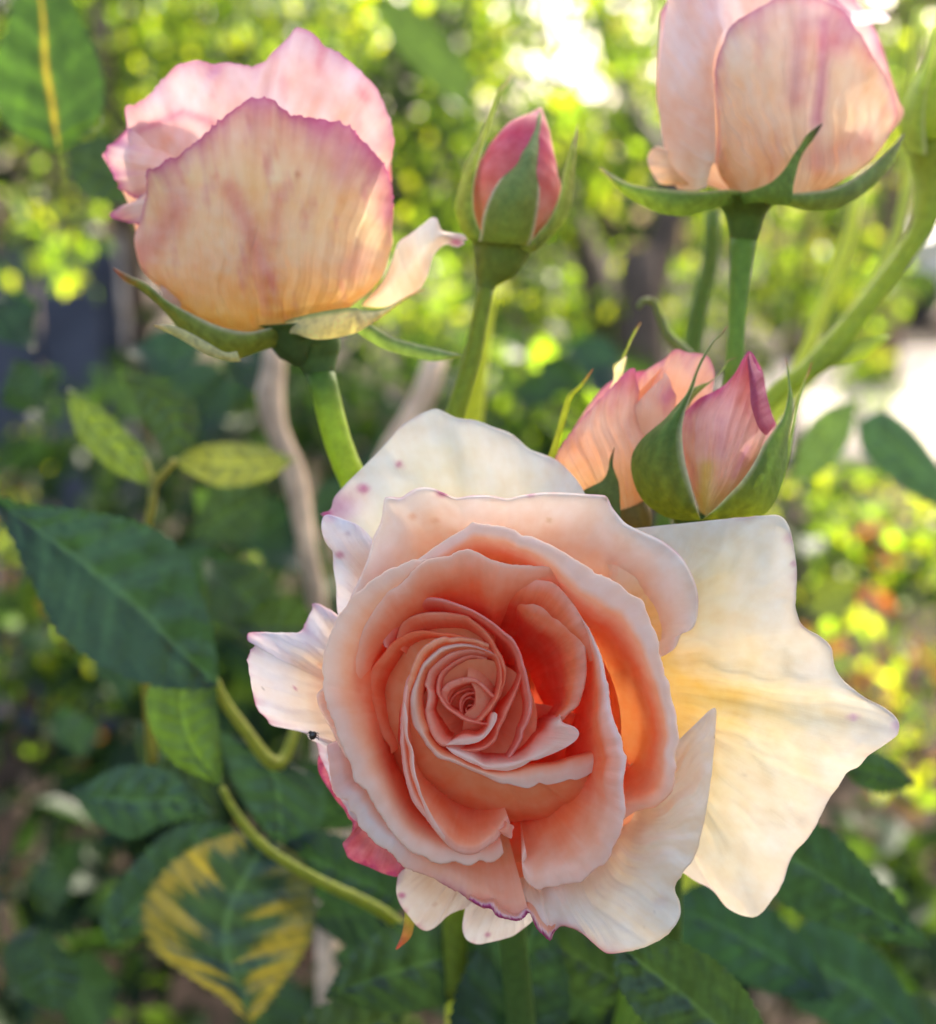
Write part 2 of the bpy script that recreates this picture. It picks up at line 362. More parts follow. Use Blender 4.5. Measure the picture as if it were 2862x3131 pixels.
ff += [tuple(range(ns_))[::-1], tuple(3*ns_+i for i in range(ns_)), (0, ns_, 2*ns_, 3*ns_, 4*ns_-1, 3*ns_-1, 2*ns_-1, ns_-1)]
link('body', mesh('body', vv, ff, smooth=False), car, M_WHITE)
gv = [(cx-1.05, cy-.84, 1.06), (cx-.56, cy-.80, 1.36), (cx+.64, cy-.80, 1.38), (cx+1.15, cy-.84, 1.08)]
link('window', mesh('window', gv+[(a, b+.02, c) for a, b, c in gv], [(0, 1, 2, 3), (4, 7, 6, 5), (0, 4, 5, 1), (1, 5, 6, 2), (2, 6, 7, 3), (3, 7, 4, 0)], smooth=False), car, M_GLASS)
for wx in (-1.3, 1.35):
    a = np.linspace(0, 2*math.pi, 20, endpoint=False); v = [(cx+wx+.33*math.cos(t), cy-.88, .33+.33*math.sin(t)) for t in a]+[(cx+wx+.33*math.cos(t), cy-.66, .33+.33*math.sin(t)) for t in a]
    link('wheel', mesh('wheel', v, [tuple(range(20)), tuple(range(39, 19, -1))]+[(i, i+20, (i+1) % 20+20, (i+1) % 20) for i in range(20)], smooth=False), car, M_DARK)

# ------------------------------------------------------------------ leaves in quantity
def leaf_template(kind=0):
    """a small folded leaf lying along +X, unit length: 9 vertices"""
    w = (.30, .38, .24)[kind]; d = (.10, .06, .14)[kind]
    v = np.array([(0, 0, 0), (.3, -w*.8, d), (.3, w*.8, d), (.62, -w*.75, d*.8), (.62, w*.75, d*.8), (1, 0, -.06), (.3, 0, .0), (.62, 0, -.02)], float)
    f = [(0, 1, 6), (0, 6, 2), (1, 3, 7, 6), (6, 7, 4, 2), (3, 5, 7), (7, 5, 4)]
    return v, f
def rotmats(dirs, ups):
    X = dirs/np.linalg.norm(dirs, axis=1, keepdims=True); Z = ups-(ups*X).sum(1, keepdims=True)*X
    Z /= np.linalg.norm(Z, axis=1, keepdims=True)+1e-9; Y = np.cross(Z, X); return np.stack([X, Y, Z], -1)
def leaf_mass(name, pos, size, cols, m, parent=None, droop=.6, seed=0, kind='stuff', facing=None):
    r = np.random.default_rng(seed); N = len(pos); tv, tf = leaf_template(seed % 3)
    d = r.normal(size=(N, 3)); d[:, 2] -= droop*1.6; u = r.normal(size=(N, 3))*.8; u[:, 2] += .6
    if facing is not None: u += np.array(facing)*1.2
    M = rotmats(d, u); s = size*r.uniform(.6, 1.35, N)
    Vv = np.einsum('nij,kj->nki', M, tv)*s[:, None, None]+pos[:, None]
    nv = len(tv); flat = []; F_ = []
    tq = [list(f) for f in tf]
    loops = np.concatenate([np.array(f)[None]+np.arange(N)[:, None]*nv if False else (np.array(f)[None]+np.arange(N)[:, None]*nv).reshape(-1) for f in tq])
    lens = np.concatenate([np.full(N, len(f)) for f in tq])
    me = bpy.data.meshes.new(name); me.vertices.add(N*nv); me.vertices.foreach_set('co', Vv.astype(np.float32).ravel())
    me.loops.add(len(loops)); me.loops.foreach_set('vertex_index', loops.astype(np.int32))
    me.polygons.add(len(lens)); me.polygons.foreach_set('loop_start', np.r_[0, np.cumsum(lens)[:-1]].astype(np.int32)); me.polygons.foreach_set('loop_total', lens.astype(np.int32))
    me.update(calc_edges=True); me.validate()
    a = me.color_attributes.new('Col', 'FLOAT_COLOR', 'POINT')
    cc = np.repeat(np.c_[np.clip(cols, 0, 1), np.ones(N)], nv, 0); a.data.foreach_set('color', cc.astype(np.float32).ravel())
    o = link(name, me, parent, m)
    if kind: o['kind'] = kind
    return o
GREENS = np.array([(.06, .12, .025), (.09, .16, .03), (.05, .10, .03), (.12, .18, .03), (.16, .19, .03)])
def greens(N, seed, pal=GREENS, var=.2):
    r = np.random.default_rng(seed); c = pal[r.integers(0, len(pal), N)]; return c*(1+var*r.normal(size=(N, 1)))
def limb(name, pts, rad, parent, m, seg=8):
    P_ = np.asarray(pts, float); n = max(8, len(P_)*4)
    t = np.linspace(0, 1, n); Q = np.stack([np.interp(t, np.linspace(0, 1, len(P_)), P_[:, k]) for k in range(3)], 1); rr = np.interp(t, np.linspace(0, 1, len(rad)), rad)
    T = np.gradient(Q, axis=0); T /= np.linalg.norm(T, axis=1, keepdims=True)+1e-12; A = np.cross(T, [0.31, .9, .17]); A /= np.linalg.norm(A, axis=1, keepdims=True)+1e-9; B = np.cross(T, A)
    an = np.linspace(0, 2*math.pi, seg, endpoint=False); G = Q[:, None]+rr[:, None, None]*(np.cos(an)[None, :, None]*A[:, None]+np.sin(an)[None, :, None]*B[:, None])
    idx = np.arange(n*seg).reshape(n, seg); f = [(idx[i, j], idx[i, (j+1) % seg], idx[i+1, (j+1) % seg], idx[i+1, j]) for i in range(n-1) for j in range(seg)]+[tuple(idx[0][::-1]), tuple(idx[-1])]
    cc = np.ones((n*seg, 3))*np.array((.07, .11, .03)); return link(name, mesh(name, G.reshape(-1, 3), f, cc), parent, m)
def tree(name, base, h, crown, N, size, label, pal=GREENS, seed=0, rad=.08, m=None, lean=(0, 0), cat_='tree', trunk_m=None, limbs=6, group=None):
    """trunk, limbs, and a crown made of many leaves gathered in clumps; crown = list of (x,y,z,rx,ry,rz) offsets from the base"""
    r = np.random.default_rng(seed); b = np.array(base, float); t = thing(name, tuple(b), label, cat_, group)
    top = b+np.array([lean[0], lean[1], h]); mid = (b+top)/2+r.normal(size=3)*[.05*h, .05*h, 0]
    limb('trunk', [b, mid, top], [rad, rad*.8, rad*.35], t, trunk_m or M_BARK)
    C = np.array(crown, float)
    for k in range(limbs):
        c = C[k % len(C)]; s = b+(top-b)*r.uniform(.35, .85); e = b+c[:3]+r.normal(size=3)*c[3:]*.4
        limb('limb', [s, (s+e)/2+r.normal(size=3)*.06*h, e], [rad*.4, rad*.25, rad*.08], t, trunk_m or M_BARK, 6)
    w = (C[:, 3]*C[:, 4]*C[:, 5])**.7; which = r.choice(len(C), N//14+1, p=w/w.sum())
    u = r.normal(size=(len(which), 3)); u /= np.linalg.norm(u, axis=1, keepdims=True); u *= r.random((len(which), 1))**.4
    cl = C[which, :3]+u*C[which, 3:]; pos = b+np.repeat(cl, 14, 0)[:N]+r.normal(size=(N, 3))*np.repeat(C[which, 3:], 14, 0)[:N]*.16
    leaf_mass('crown', pos, size, greens(N, seed+1, pal), m or M_BACK, t, seed=seed, kind=None)
    return t
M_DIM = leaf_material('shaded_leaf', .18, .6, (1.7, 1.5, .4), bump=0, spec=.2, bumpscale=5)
LIME = np.array([(.15, .26, .03), (.27, .35, .035), (.035, .07, .02), (.02, .045, .016), (.025, .05, .02), (.10, .18, .03), (.03, .06, .02)])  # lit and shaded leaves put into the colours: bright and dark greens mixed
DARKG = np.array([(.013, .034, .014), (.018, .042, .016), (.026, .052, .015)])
#@@PLACES
def WD(x, y, d): p = DD([(x, y)])[0]; return world(p[0], p[1], d)
def base_of(x, d): q = WD(x, 1000, d); return (q[0], q[1], 0)
def crown_at(b, lst):
    """crown lumps given by where they stand: (x, y, distance, half width, half height, half depth)"""
    return [tuple(WD(x, y, d)-np.array(b))+(rx, rz_, ry) if False else tuple(WD(x, y, d)-np.array(b))+(rx, ry, rz_) for x, y, d, rx, rz_, ry in lst]
b = base_of(260, 3.0)
tree('lime_tree', b, 1.6, crown_at(b, [(150, -60, 3.0, .55, .38, .4), (520, 20, 2.9, .5, .35, .4), (330, 300, 3.1, .5, .22, .3), (820, 330, 2.8, .25, .30, .3), (40, 240, 2.7, .25, .25, .3), (560, 60, 3.1, .4, .3, .4)]), 3600, .036,
     'leafy small tree glowing lime green behind the left rose', LIME, 21, .04, limbs=8)
b = base_of(1215, 2.6)
tree('brown_trunked_tree', b, 1.02, crown_at(b, [(1010, 330, 2.7, .3, .25, .3), (1200, 330, 2.6, .25, .20, .25), (960, 560, 2.6, .2, .22, .25), (1180, 180, 2.9, .25, .16, .3), (1120, 640, 2.6, .25, .12, .25), (1060, 40, 3.2, .34, .2, .3), (960, 130, 3.0, .12,   .2, .2)]), 2100, .036,
     'small tree with dark brown trunk between the centre bud and the right rose', LIME, 33, .12, lean=(.03, 0), limbs=6)
b = base_of(1560, 3.6)
tree('fresh_green_tree', b, 1.7, crown_at(b, [(1500, 430, 3.6, .4, .25, .4), (1700, 200, 3.8, .5, .4, .4), (1420, 120, 3.7, .35, .35, .4), (1580, 560, 3.4, .4, .14, .3)]), 2300, .040,
     'fresh green small tree behind the right rose', np.concatenate([LIME, GREENS]), 45, .022, limbs=5)
b = base_of(-60, 9)
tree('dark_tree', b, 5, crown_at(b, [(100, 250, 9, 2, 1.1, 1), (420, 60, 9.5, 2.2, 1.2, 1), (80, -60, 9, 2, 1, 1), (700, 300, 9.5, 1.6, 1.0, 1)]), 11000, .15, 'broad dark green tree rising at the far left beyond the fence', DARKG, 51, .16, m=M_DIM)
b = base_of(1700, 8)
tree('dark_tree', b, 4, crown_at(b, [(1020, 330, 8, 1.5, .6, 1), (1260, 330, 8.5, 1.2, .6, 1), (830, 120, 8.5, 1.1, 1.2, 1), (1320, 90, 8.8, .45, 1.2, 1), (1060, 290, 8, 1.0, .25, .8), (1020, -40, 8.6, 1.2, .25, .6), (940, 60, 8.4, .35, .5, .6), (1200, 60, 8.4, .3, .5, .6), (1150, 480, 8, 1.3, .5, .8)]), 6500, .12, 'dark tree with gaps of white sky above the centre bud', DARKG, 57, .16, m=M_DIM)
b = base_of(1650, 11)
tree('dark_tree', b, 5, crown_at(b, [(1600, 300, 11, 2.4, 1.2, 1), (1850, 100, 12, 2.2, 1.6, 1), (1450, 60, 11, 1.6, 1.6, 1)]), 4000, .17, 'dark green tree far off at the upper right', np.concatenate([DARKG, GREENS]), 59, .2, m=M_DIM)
# a tall tree added out of view, its high crown placed to shade the open rose
b = (1.75, 2.5, 0)
tree('shade_tree', b, 2.9, [tuple(np.array(sv)*3.0+np.array([0.04, .16, .74])-np.array(b)+np.array(o[:3]))+o[3:] for o in ((0, 0, -.02, .34, .2, .26), (.36, .1, 0, .4, .2, .28), (-.34, .05, -.03, .34, .2, .24))], 1500, .09,
     'unseen leafy tree added beyond the right edge to shade the open rose', GREENS, 63, .07)
def shrub(name, label, x, d, lumps, N, size, pal, seed, twig=3, group=None, m=None, kids=0):
    b = np.array(base_of(x, d)); r = np.random.default_rng(seed); t = thing(name, tuple(b), label, 'shrub', group)
    C = np.array(crown_at(b, lumps), float)
    for k in range(0 if d < 1.6 else 1):
        c = C[k % len(C)]; e = b+c[:3]+r.normal(size=3)*c[3:]*.4; limb('twig', [b, (b+e)/2+r.normal(size=3)*.03, e], [.012, .009, .004], t, M_BARK, 6)
    w = (C[:, 3]*C[:, 4]*C[:, 5])**.7; wh = r.choice(len(C), N, p=w/w.sum()); u = r.normal(size=(N, 3)); u /= np.linalg.norm(u, axis=1, keepdims=True); u *= r.random((N, 1))**.45
    pos = b+C[wh, :3]+u*C[wh, 3:]; pos = pos[(pos[:, 2] > .01)]
    cols = greens(len(pos), seed+1, pal)
    if kids:                                   # the nearest leaves one by one, sharing four meshes
        order = np.argsort(np.linalg.norm(pos-CAM, axis=1)); near = order[:kids]; rest = order[kids:]
        metas = []
        for q in range(8):
            tv, tf = leaf_template(q % 3); metas.append(mesh('leaf', tv, tf, np.ones((len(tv), 3))*cols[near[q % len(near)]]))
        for q, i in enumerate(near):
            o = link('leaf', metas[q % 8], t, m or M_BACK); dv = r.normal(size=3); dv[2] -= .8; uv = r.normal(size=3)*.7; uv[2] += .7
            Mx = rotmats(dv[None], uv[None])[0]*size*r.uniform(.7, 1.4); o.matrix_parent_inverse = Matrix.Translation(-Vector(b)); o.matrix_local = Matrix.Translation(Vector(pos[i]))@Matrix(Mx.tolist()).to_4x4()
        pos = pos[rest]; cols = cols[rest]
    if len(pos): leaf_mass('foliage', pos, size, cols, m or M_BACK, t, seed=seed)
    return t
LITT = np.array([(.10, .055, .035), (.06, .04, .025), (.14, .08, .055), (.045, .03, .02)])
REDS = np.array([(.22, .08, .05), (.17, .06, .05), (.30, .14, .09)])
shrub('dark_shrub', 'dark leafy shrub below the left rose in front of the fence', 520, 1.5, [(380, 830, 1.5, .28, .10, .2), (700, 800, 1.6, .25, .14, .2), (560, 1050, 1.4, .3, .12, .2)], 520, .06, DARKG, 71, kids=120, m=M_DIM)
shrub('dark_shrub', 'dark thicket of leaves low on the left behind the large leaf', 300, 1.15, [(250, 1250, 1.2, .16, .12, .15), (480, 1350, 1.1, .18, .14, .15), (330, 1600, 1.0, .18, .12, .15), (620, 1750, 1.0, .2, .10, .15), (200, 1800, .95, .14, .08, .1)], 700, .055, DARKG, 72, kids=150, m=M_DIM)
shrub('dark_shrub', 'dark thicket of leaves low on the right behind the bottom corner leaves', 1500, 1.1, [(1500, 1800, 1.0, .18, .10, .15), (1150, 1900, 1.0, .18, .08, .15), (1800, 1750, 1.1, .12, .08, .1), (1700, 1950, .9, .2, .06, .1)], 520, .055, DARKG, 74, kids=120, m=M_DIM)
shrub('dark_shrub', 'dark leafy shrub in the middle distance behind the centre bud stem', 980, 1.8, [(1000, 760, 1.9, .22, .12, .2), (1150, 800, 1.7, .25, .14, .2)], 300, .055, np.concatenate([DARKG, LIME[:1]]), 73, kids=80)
shrub('hedge_shrub', 'long mixed green shrub along the near side of the pale path', 1300, 3.6, [(1050, 640, 3.6, .4, .2, .3), (1350, 620, 3.5, .45, .22, .3), (1600, 560, 3.8, .4, .16, .3), (850, 620, 3.6, .35, .25, .3)], 1500, .055, LIME, 88, kids=60)
shrub('pale_shrub', 'sunlit yellow green shrub at the right edge below the path', 1720, 1.7, [(1640, 1040, 1.7, .13, .12, .15), (1780, 1080, 1.8, .13, .10, .15), (1620, 960, 1.7, .08, .05, .1), (1840, 1200, 1.7, .1, .08, .1)], 520, .035, LIME, 75, kids=150)
shrub('mixed_shrub', 'patchy green and brown shrub right of the open rose', 1760, 1.3, [(1700, 1350, 1.3, .10, .10, .12), (1830, 1450, 1.3, .08, .12, .12), (1800, 1600, 1.2, .08, .06, .1)], 260, .034, np.concatenate([LIME[:3], LITT[:2]]), 77, kids=110)
shrub('speckled_shrub', 'shrub with small sunlit leaves at the left edge below the big leaf', 60, 1.1, [(60, 1300, 1.1, .09, .13, .12), (60, 1550, 1.0, .07, .12, .1), (150, 1250, 1.2, .08, .08, .1)], 300, .026, np.concatenate([LIME, LITT[:1]]), 79, kids=130)
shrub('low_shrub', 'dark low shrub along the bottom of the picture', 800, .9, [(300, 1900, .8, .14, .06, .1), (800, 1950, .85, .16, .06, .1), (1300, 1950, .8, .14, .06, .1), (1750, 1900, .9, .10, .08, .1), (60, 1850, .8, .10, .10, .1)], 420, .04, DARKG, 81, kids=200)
shrub('lime_shrub', 'bright yellow green bush just left of the stem of the centre bud', 640, 1.3, [(90, 480, 1.6, .10, .09, .1), (140, 590, 1.3, .03, .05, .05), (30, 900, 1.2, .05, .05, .05), (830, 640, 1.4, .06, .06, .06), (970, 700, 1.3, .05, .10, .05)], 170, .034, LIME, 83, kids=100)
shrub('red_shrub', 'small shrub with orange red leaves at the lower right', 1700, .9, [(1690, 1620, .9, .022, .03, .03), (1740, 1700, .9, .015, .02, .02), (1730, 1160, 1.2, .03, .012, .02)], 36, .026, REDS, 85, kids=30)
# fallen leaves on the soil
r = np.random.default_rng(91); N = 3200
px = r.uniform(-2.6, 3.2, N); py = r.uniform(.7, 7, N); pos = np.stack([px, py, .03*wob2(px/3, py/3, 5, 1, 4)-.02+.012+r.random(N)*.01], 1)
o = leaf_mass('leaf_litter', pos, .055, greens(N, 92, np.concatenate([LITT, LITT, GREENS[:2]])), M_BACK, None, droop=0, seed=93)
# ------------------------------------------------------------------ the open rose
CC = np.array([1450., 2170.])             # its middle
rose = thing('rose', V(1500, 2200, D0+.03), 'wide open peach rose with cream outer petals facing the viewer, largest bloom in front', 'rose', 'roses in flower')
WHITE = (.89, .73, .58); LIP = (.95, .56, .36); PEACH = (.96, .42, .23); ORNG = (.96, .28, .115); DEEP = (.90, .15, .065)
PINK = (.93, .37, .26); CREAM = (.86, .78, .66); YEL = (.86, .66, .28); MAG = (.50, .07, .22)
S_OUT = [(0, WHITE), (24, LIP), (52, PEACH), (120, ORNG), (330, DEEP)]
S_MID = [(0, WHITE), (12, LIP), (30, PEACH), (90, ORNG), (260, DEEP)]
S_IN = [(0, (.90, .66, .58)), (6, (.92, .54, .44)), (20, PINK), (60, (.91, .27, .16)), (180, DEEP)]
def P(name, pts, *a, **k): return ring('petal', pts, *a, **k)
CUP = [(0, 0), (20, -6), (42, -22), (75, -75), (115, -170), (170, -300), (260, -420)]
TIGHT = [(0, 0), (6, -1), (14, -12), (26, -50), (40, -110), (60, -200), (90, -300)]
THIN = [(0, 0), (3, -1), (8, -10), (15, -50), (24, -110), (40, -200), (60, -280)]

# far rear and side petals, opened flat
def fan(rim, h, inner, hi, mid=None, **k):
    """outer petal: outline, then rails gathered towards an inner line"""
    rim = np.asarray(rim, float)[:, :2]; n = 140
    hh = np.interp(np.linspace(0, 1, len(rim)), np.linspace(0, 1, len(h)), h) if not np.isscalar(h) else np.full(len(rim), float(h))
    A = resample(np.c_[rim, hh], n)
    inner = np.asarray(inner, float)[:, :2]; Bq = resample(np.c_[inner, np.full(len(inner), float(hi))], n)
    rails = []
    for f, dz in (mid or [(0, -6), (.04, 0), (.3, 10), (.65, 0), (1, 0)]):
        q = A*(1-f)+Bq*f; q[:, 2] += dz; rails.append((q[:, :2], q[:, 2]))
    k.setdefault('ns', n); k.setdefault('ntt', 44)
    return loft('petal', rails, rose, k.pop('mat', M_PETV), **k)
def outer_col(cream=CREAM, white=WHITE, base=YEL, d0=60, d1=330, d2=620, mag=.0, seed=3, spots=(), dry=0, band=26, yb=None):
    def f(S, Tt, d, G):
        x, y = G[..., 0], G[..., 1]
        c = ramp([(0, white), (d0, white), (d1, cream), (d2, base)], d+40*wob2(x/300, y/300, seed, 1, 2))
        m = wob2(x/160, y/160, seed+5, 1.2, 4)
        c = c*(1+.035*m[..., None]*np.array([.3, 1, 1.8]))
        if mag:
            e = np.exp(-d/(band*(.35+.9*np.clip(wob(S*7, seed, 1, 4)+.55, 0, 2))))*np.clip(mag*(.55+.9*wob(S*5, seed+2, 1, 4)), 0, 1)
            c = c*(1-e[..., None])+np.array(MAG)*e[..., None]
        for sx, sy, r, k, cc in spots:
            a = np.exp(-(((x-sx)/r)**2+((y-sy)/(r*.8))**2)**1.5)[..., None]*k; c = c*(1-a)+np.array(cc)*a
        return c
    return f
def sp(fr, x, y, r, k=.75, c=MAG): p = fr([(x, y)])[0]; return (p[0], p[1], r, k, c)
# V: big cream petal on the right, with a ridge running to its tip
vr = DD([(1180, 1045), (1275, 1038), (1400, 1025), (1500, 1016), (1535, 1017), (1555, 1045), (1567, 1110), (1568, 1150), (1566, 1195), (1580, 1232), (1612, 1252), (1636, 1275), (1641, 1308), (1660, 1340), (1700, 1372), (1745, 1396), (1768, 1420), (1768, 1440)])
vl = DD([(1766, 1447), (1735, 1470), (1708, 1488), (1690, 1508), (1668, 1520), (1650, 1548), (1636, 1565), (1612, 1612), (1590, 1650), (1566, 1675), (1552, 1700), (1542, 1735), (1520, 1770), (1497, 1798), (1470, 1804), (1432, 1787), (1402, 1752), (1370, 1735), (1340, 1715), (1290, 1690)])
def vcol(S, Tt, d, G):
    a = outer_col((.88, .74, .46), (.87, .77, .62), (.89, .61, .17), 60, 320, 560, mag=.5, seed=4, spots=[sp(DD, 1680, 1412, 16, .6, (.6, .25, .5)), sp(DD, 1765, 1428, 18, .5, (.6, .3, .5)), sp(DD, 1556, 1060, 22, .5, (.7, .35, .4)), sp(DD, 1562, 1110, 12, .5), sp(DD, 1465, 1525, 4, .8, (.35, .2, .1)), sp(DD, 1580, 1620, 26, .3, (.6, .45, .3))], band=12)(S, Tt, d, G)
    return a
def vheight(s0):                      # a soft ridge runs from the heart to the tip
    return s0
fan(np.concatenate([vr, vl]), [-200, -185, -165, -140, -120, -110, -112, -116, -112, -104, -95, -128, -165, -200, -215, -235, -260, -275, -285, -290, -290], DD([(1200, 1130), (1225, 1200), (1250, 1280), (1290, 1370), (1290, 1420), (1270, 1470), (1230, 1520)]), -260,
    [(0, -14), (.025, 0), (.3, 14), (.65, 10), (1, 0)], colfn=vcol, ruf=14, ruff=3, big=16, radial=12, rufseed=5, ns=260, ntt=60, jag=3)
# U1: rearmost cream petal above
u1 = T1([(420, 900), (300, 800), (200, 710), (145, 686), (205, 662), (228, 592), (300, 510), (380, 432), (470, 340), (545, 258), (600, 195), (680, 142), (740, 112), (800, 95), (850, 115), (920, 147), (1020, 160), (1120, 197), (1230, 240), (1320, 318), (1400, 350), (1480, 385), (1560, 460), (1620, 540), (1655, 640), (1640, 760)])
fan(u1, [-330, -350, -390, -420, -400, -360, -330], T1([(700, 1250), (900, 1200), (1100, 1180), (1300, 1200), (1400, 1250)]), -330,
    [(0, -14), (.025, 0), (.3, 22), (.65, 20), (1, 0)], colfn=outer_col((.85, .77, .53), (.85, .79, .67), (.87, .71, .38), 60, 260, 560, mag=.35, seed=21, spots=[sp(T1, 590, 405, 14, .7), sp(T1, 388, 540, 20, .85), sp(T1, 240, 660, 60, .55, (.5, .16, .35)), sp(T1, 300, 600, 70, .3, (.55, .25, .4)), sp(T1, 175, 685, 20, .9)], band=10), ruf=34, ruff=2, big=20, radial=8, rufseed=2)
# U3: small flap on the upper left
u3 = T1([(300, 1300), (250, 1260), (238, 1180), (236, 1090), (220, 990), (216, 900), (190, 865), (165, 820), (152, 760), (160, 705), (190, 688), (240, 700), (300, 722), (350, 742), (400, 780), (440, 830), (470, 900)])
fan(u3, [-240, -230, -210, -170, -150, -170, -220], T1([(420, 1330), (450, 1250), (480, 1150), (520, 1050), (540, 1000)]), -280,
    [(0, -14), (.03, 0), (.3, 24), (.65, 20), (1, 0)], colfn=outer_col((.88, .66, .56), (.84, .78, .80), (.9, .55, .42), 50, 180, 400, mag=.4, seed=33, spots=[sp(T1, 300, 795, 10, .4, (.4, .25, .3)), sp(T1, 255, 915, 15, .6), sp(T1, 200, 705, 20, .5, (.7, .4, .6))], band=10), ruf=12, ruff=2, big=8, radial=6, rufseed=12)
# U2: broad pale petal across the top, its right side rolled back
u2 = cat(T1([(320, 1290), (310, 1180), (370, 1040), (415, 930), (445, 815), (488, 725), (508, 600), (540, 588), (600, 592), (640, 565), (700, 536), (780, 538), (815, 555), (860, 572), (910, 592), (1000, 580), (1100, 580), (1200, 596), (1270, 580), (1340, 570), (1420, 562), (1550, 565), (1650, 572), (1750, 580), (1772, 605), (1790, 645)]),
         C1([(1370, 430), (1400, 462), (1460, 492), (1530, 525), (1590, 575), (1630, 640), (1652, 710), (1650, 790), (1630, 835), (1595, 850), (1575, 895), (1545, 920), (1500, 940)]))
fan(u2, [-160, -110, -90, -80, -70, -75, -80, -90, -100, -120, -140], cat(T1([(560, 1300), (640, 1200), (760, 1120), (900, 1050), (1100, 1020), (1400, 1080), (1600, 1180)]), C1([(1330, 830), (1400, 950), (1420, 1000)])), -330,
    [(0, -22), (.04, -2), (.18, 8), (.4, -8), (.65, -50), (.85, -70), (1, -40)], colfn=outer_col((.91, .66, .46), (.88, .76, .66), (.94, .50, .28), 60, 210, 420, mag=.45, seed=41, spots=[sp(T1, 665, 700, 14, .5, (.7, .35, .15)), sp(T1, 800, 725, 13, .4, (.7, .35, .15)), sp(T1, 1435, 720, 10, .5, (.6, .4, .15)), sp(T1, 835, 562, 20, .8), sp(T1, 1330, 575, 12, .5), sp(T1, 1755, 598, 8, .7, (.4, .25, .12))], band=8), ruf=14, ruff=4, big=8, radial=6, rufseed=14, ns=180, ntt=50)
# W: left wing petal
wr = LL([(640, 360), (600, 322), (550, 292), (500, 266), (464, 268), (470, 292), (450, 325), (425, 380), (400, 424), (330, 430), (240, 428), (120, 428), (103, 445), (104, 475), (130, 492), (146, 500), (120, 530), (105, 592), (118, 680), (135, 775), (160, 860), (205, 905), (228, 940), (262, 956), (315, 962), (332, 942), (346, 970), (376, 962), (400, 985), (430, 990), (448, 1025), (490, 1045), (508, 1120), (540, 1185), (572, 1270), (610, 1340), (650, 1400), (690, 1470), (740, 1500)])
fan(wr, [-270, -280, -300, -240, -170, -170, -230, -260, -270, -260, -250, -250, -260], LL([(660, 420), (650, 560), (650, 700), (660, 850), (680, 1000), (720, 1150), (780, 1300), (820, 1400)]), -240,
    [(0, -16), (.04, 0), (.3, 10), (.65, 0), (1, -20)], colfn=outer_col((.89, .70, .52), (.85, .78, .78), (.9, .56, .36), 60, 190, 330, mag=1.0, seed=52, spots=[sp(LL, 372, 741, 7, .7), sp(LL, 195, 743, 3, .9, (.15, .1, .1)), sp(LL, 515, 612, 10, .5, (.6, .3, .15))], band=22), ruf=12, ruff=4, big=14, radial=9, rufseed=17, jag=3)
# M: crimson-backed petal low on the left
mg = LL([(520, 1080), (500, 1130), (500, 1195), (520, 1245), (555, 1300), (600, 1368), (645, 1420), (670, 1470), (692, 1490), (688, 1545), (660, 1590), (638, 1612), (655, 1660), (668, 1690), (710, 1715), (780, 1742), (830, 1765), (880, 1785), (940, 1798), (985, 1790)])
fan(mg, [-330, -330, -300, -290, -310, -300], LL([(640, 1100), (690, 1250), (760, 1380), (830, 1480), (900, 1560), (1000, 1620)]), -300,
    colfn=lambda S, Tt, d, G: ramp([(0, (.42, .05, .14)), (14, (.55, .12, .18)), (60, (.58, .16, .18)), (200, (.66, .26, .22))], d+20*wob2(G[..., 0]/90, G[..., 1]/90, 3, 1.4, 4)), ruf=20, ruff=4, rufseed=61, radial=10)
# N1, N2: two cream petal ends below
fan(BB([(250, 180), (207, 250), (192, 320), (188, 385), (210, 450), (255, 510), (300, 562), (345, 580), (395, 556), (450, 505), (500, 478), (545, 462), (600, 400)]), [-300, -290, -280, -290, -300], BB([(450, 150), (520, 150), (600, 180), (680, 220)]), -300,
    colfn=outer_col((.86, .60, .40), (.86, .72, .60), (.9, .5, .3), 30, 150, 300, mag=.6, seed=71, spots=[sp(BB, 385, 445, 8, .6, (.6, .3, .15)), sp(BB, 215, 398, 12, .8)], band=8), ruf=10, rufseed=3, radial=5)
fan(BB([(560, 380), (540, 465), (526, 560), (545, 622), (600, 648), (660, 640), (730, 624), (785, 606), (830, 575), (890, 525), (930, 470)]), [-310, -300, -290, -300, -310], BB([(650, 300), (720, 300), (800, 320), (860, 360)]), -320,
    colfn=outer_col((.86, .66, .50), (.86, .76, .68), (.9, .55, .35), 30, 150, 300, mag=.35, seed=72, spots=[sp(BB, 655, 600, 10, .7)], band=8), ruf=10, rufseed=5, radial=5)
# S: wrinkled white petal at the lower right, with a torn crimson edge
sr = cat(BB([(700, 470), (790, 500), (850, 490), (872, 478), (885, 520), (905, 560), (935, 592), (972, 600), (980, 632), (990, 605), (1005, 580), (1040, 556), (1100, 572), (1150, 602), (1200, 648), (1240, 680), (1270, 697), (1330, 694), (1400, 680), (1470, 660), (1550, 620), (1600, 575), (1635, 520), (1645, 470), (1635, 420), (1618, 385), (1616, 350), (1640, 310), (1665, 270)]),
         C1([(1640, 1640), (1668, 1540), (1690, 1420), (1705, 1300), (1714, 1190), (1716, 1115), (1695, 1118), (1650, 1160), (1600, 1212), (1560, 1250)]))
def scol(S, Tt, d, G):
    c = outer_col((.88, .71, .46), (.87, .77, .63), (.9, .5, .26), 110, 330, 560, mag=.0, seed=81, spots=[sp(BB, 1545, 425, 24, .3, (.6, .45, .5)), sp(BB, 1310, 445, 4, .8, (.2, .15, .1)), sp(BB, 1455, 555, 4, .8, (.2, .15, .1)), sp(BB, 1505, 480, 3, .8, (.2, .15, .1)), sp(C1, 1712, 1212, 4, .8, (.2, .15, .1))])(S, Tt, d, G)
    e = np.exp(-d/22)*sstep(.36, .28, S)*.95; e = e[..., None]; c = c*(1-e)+np.array((.42, .08, .2))*e
    return c
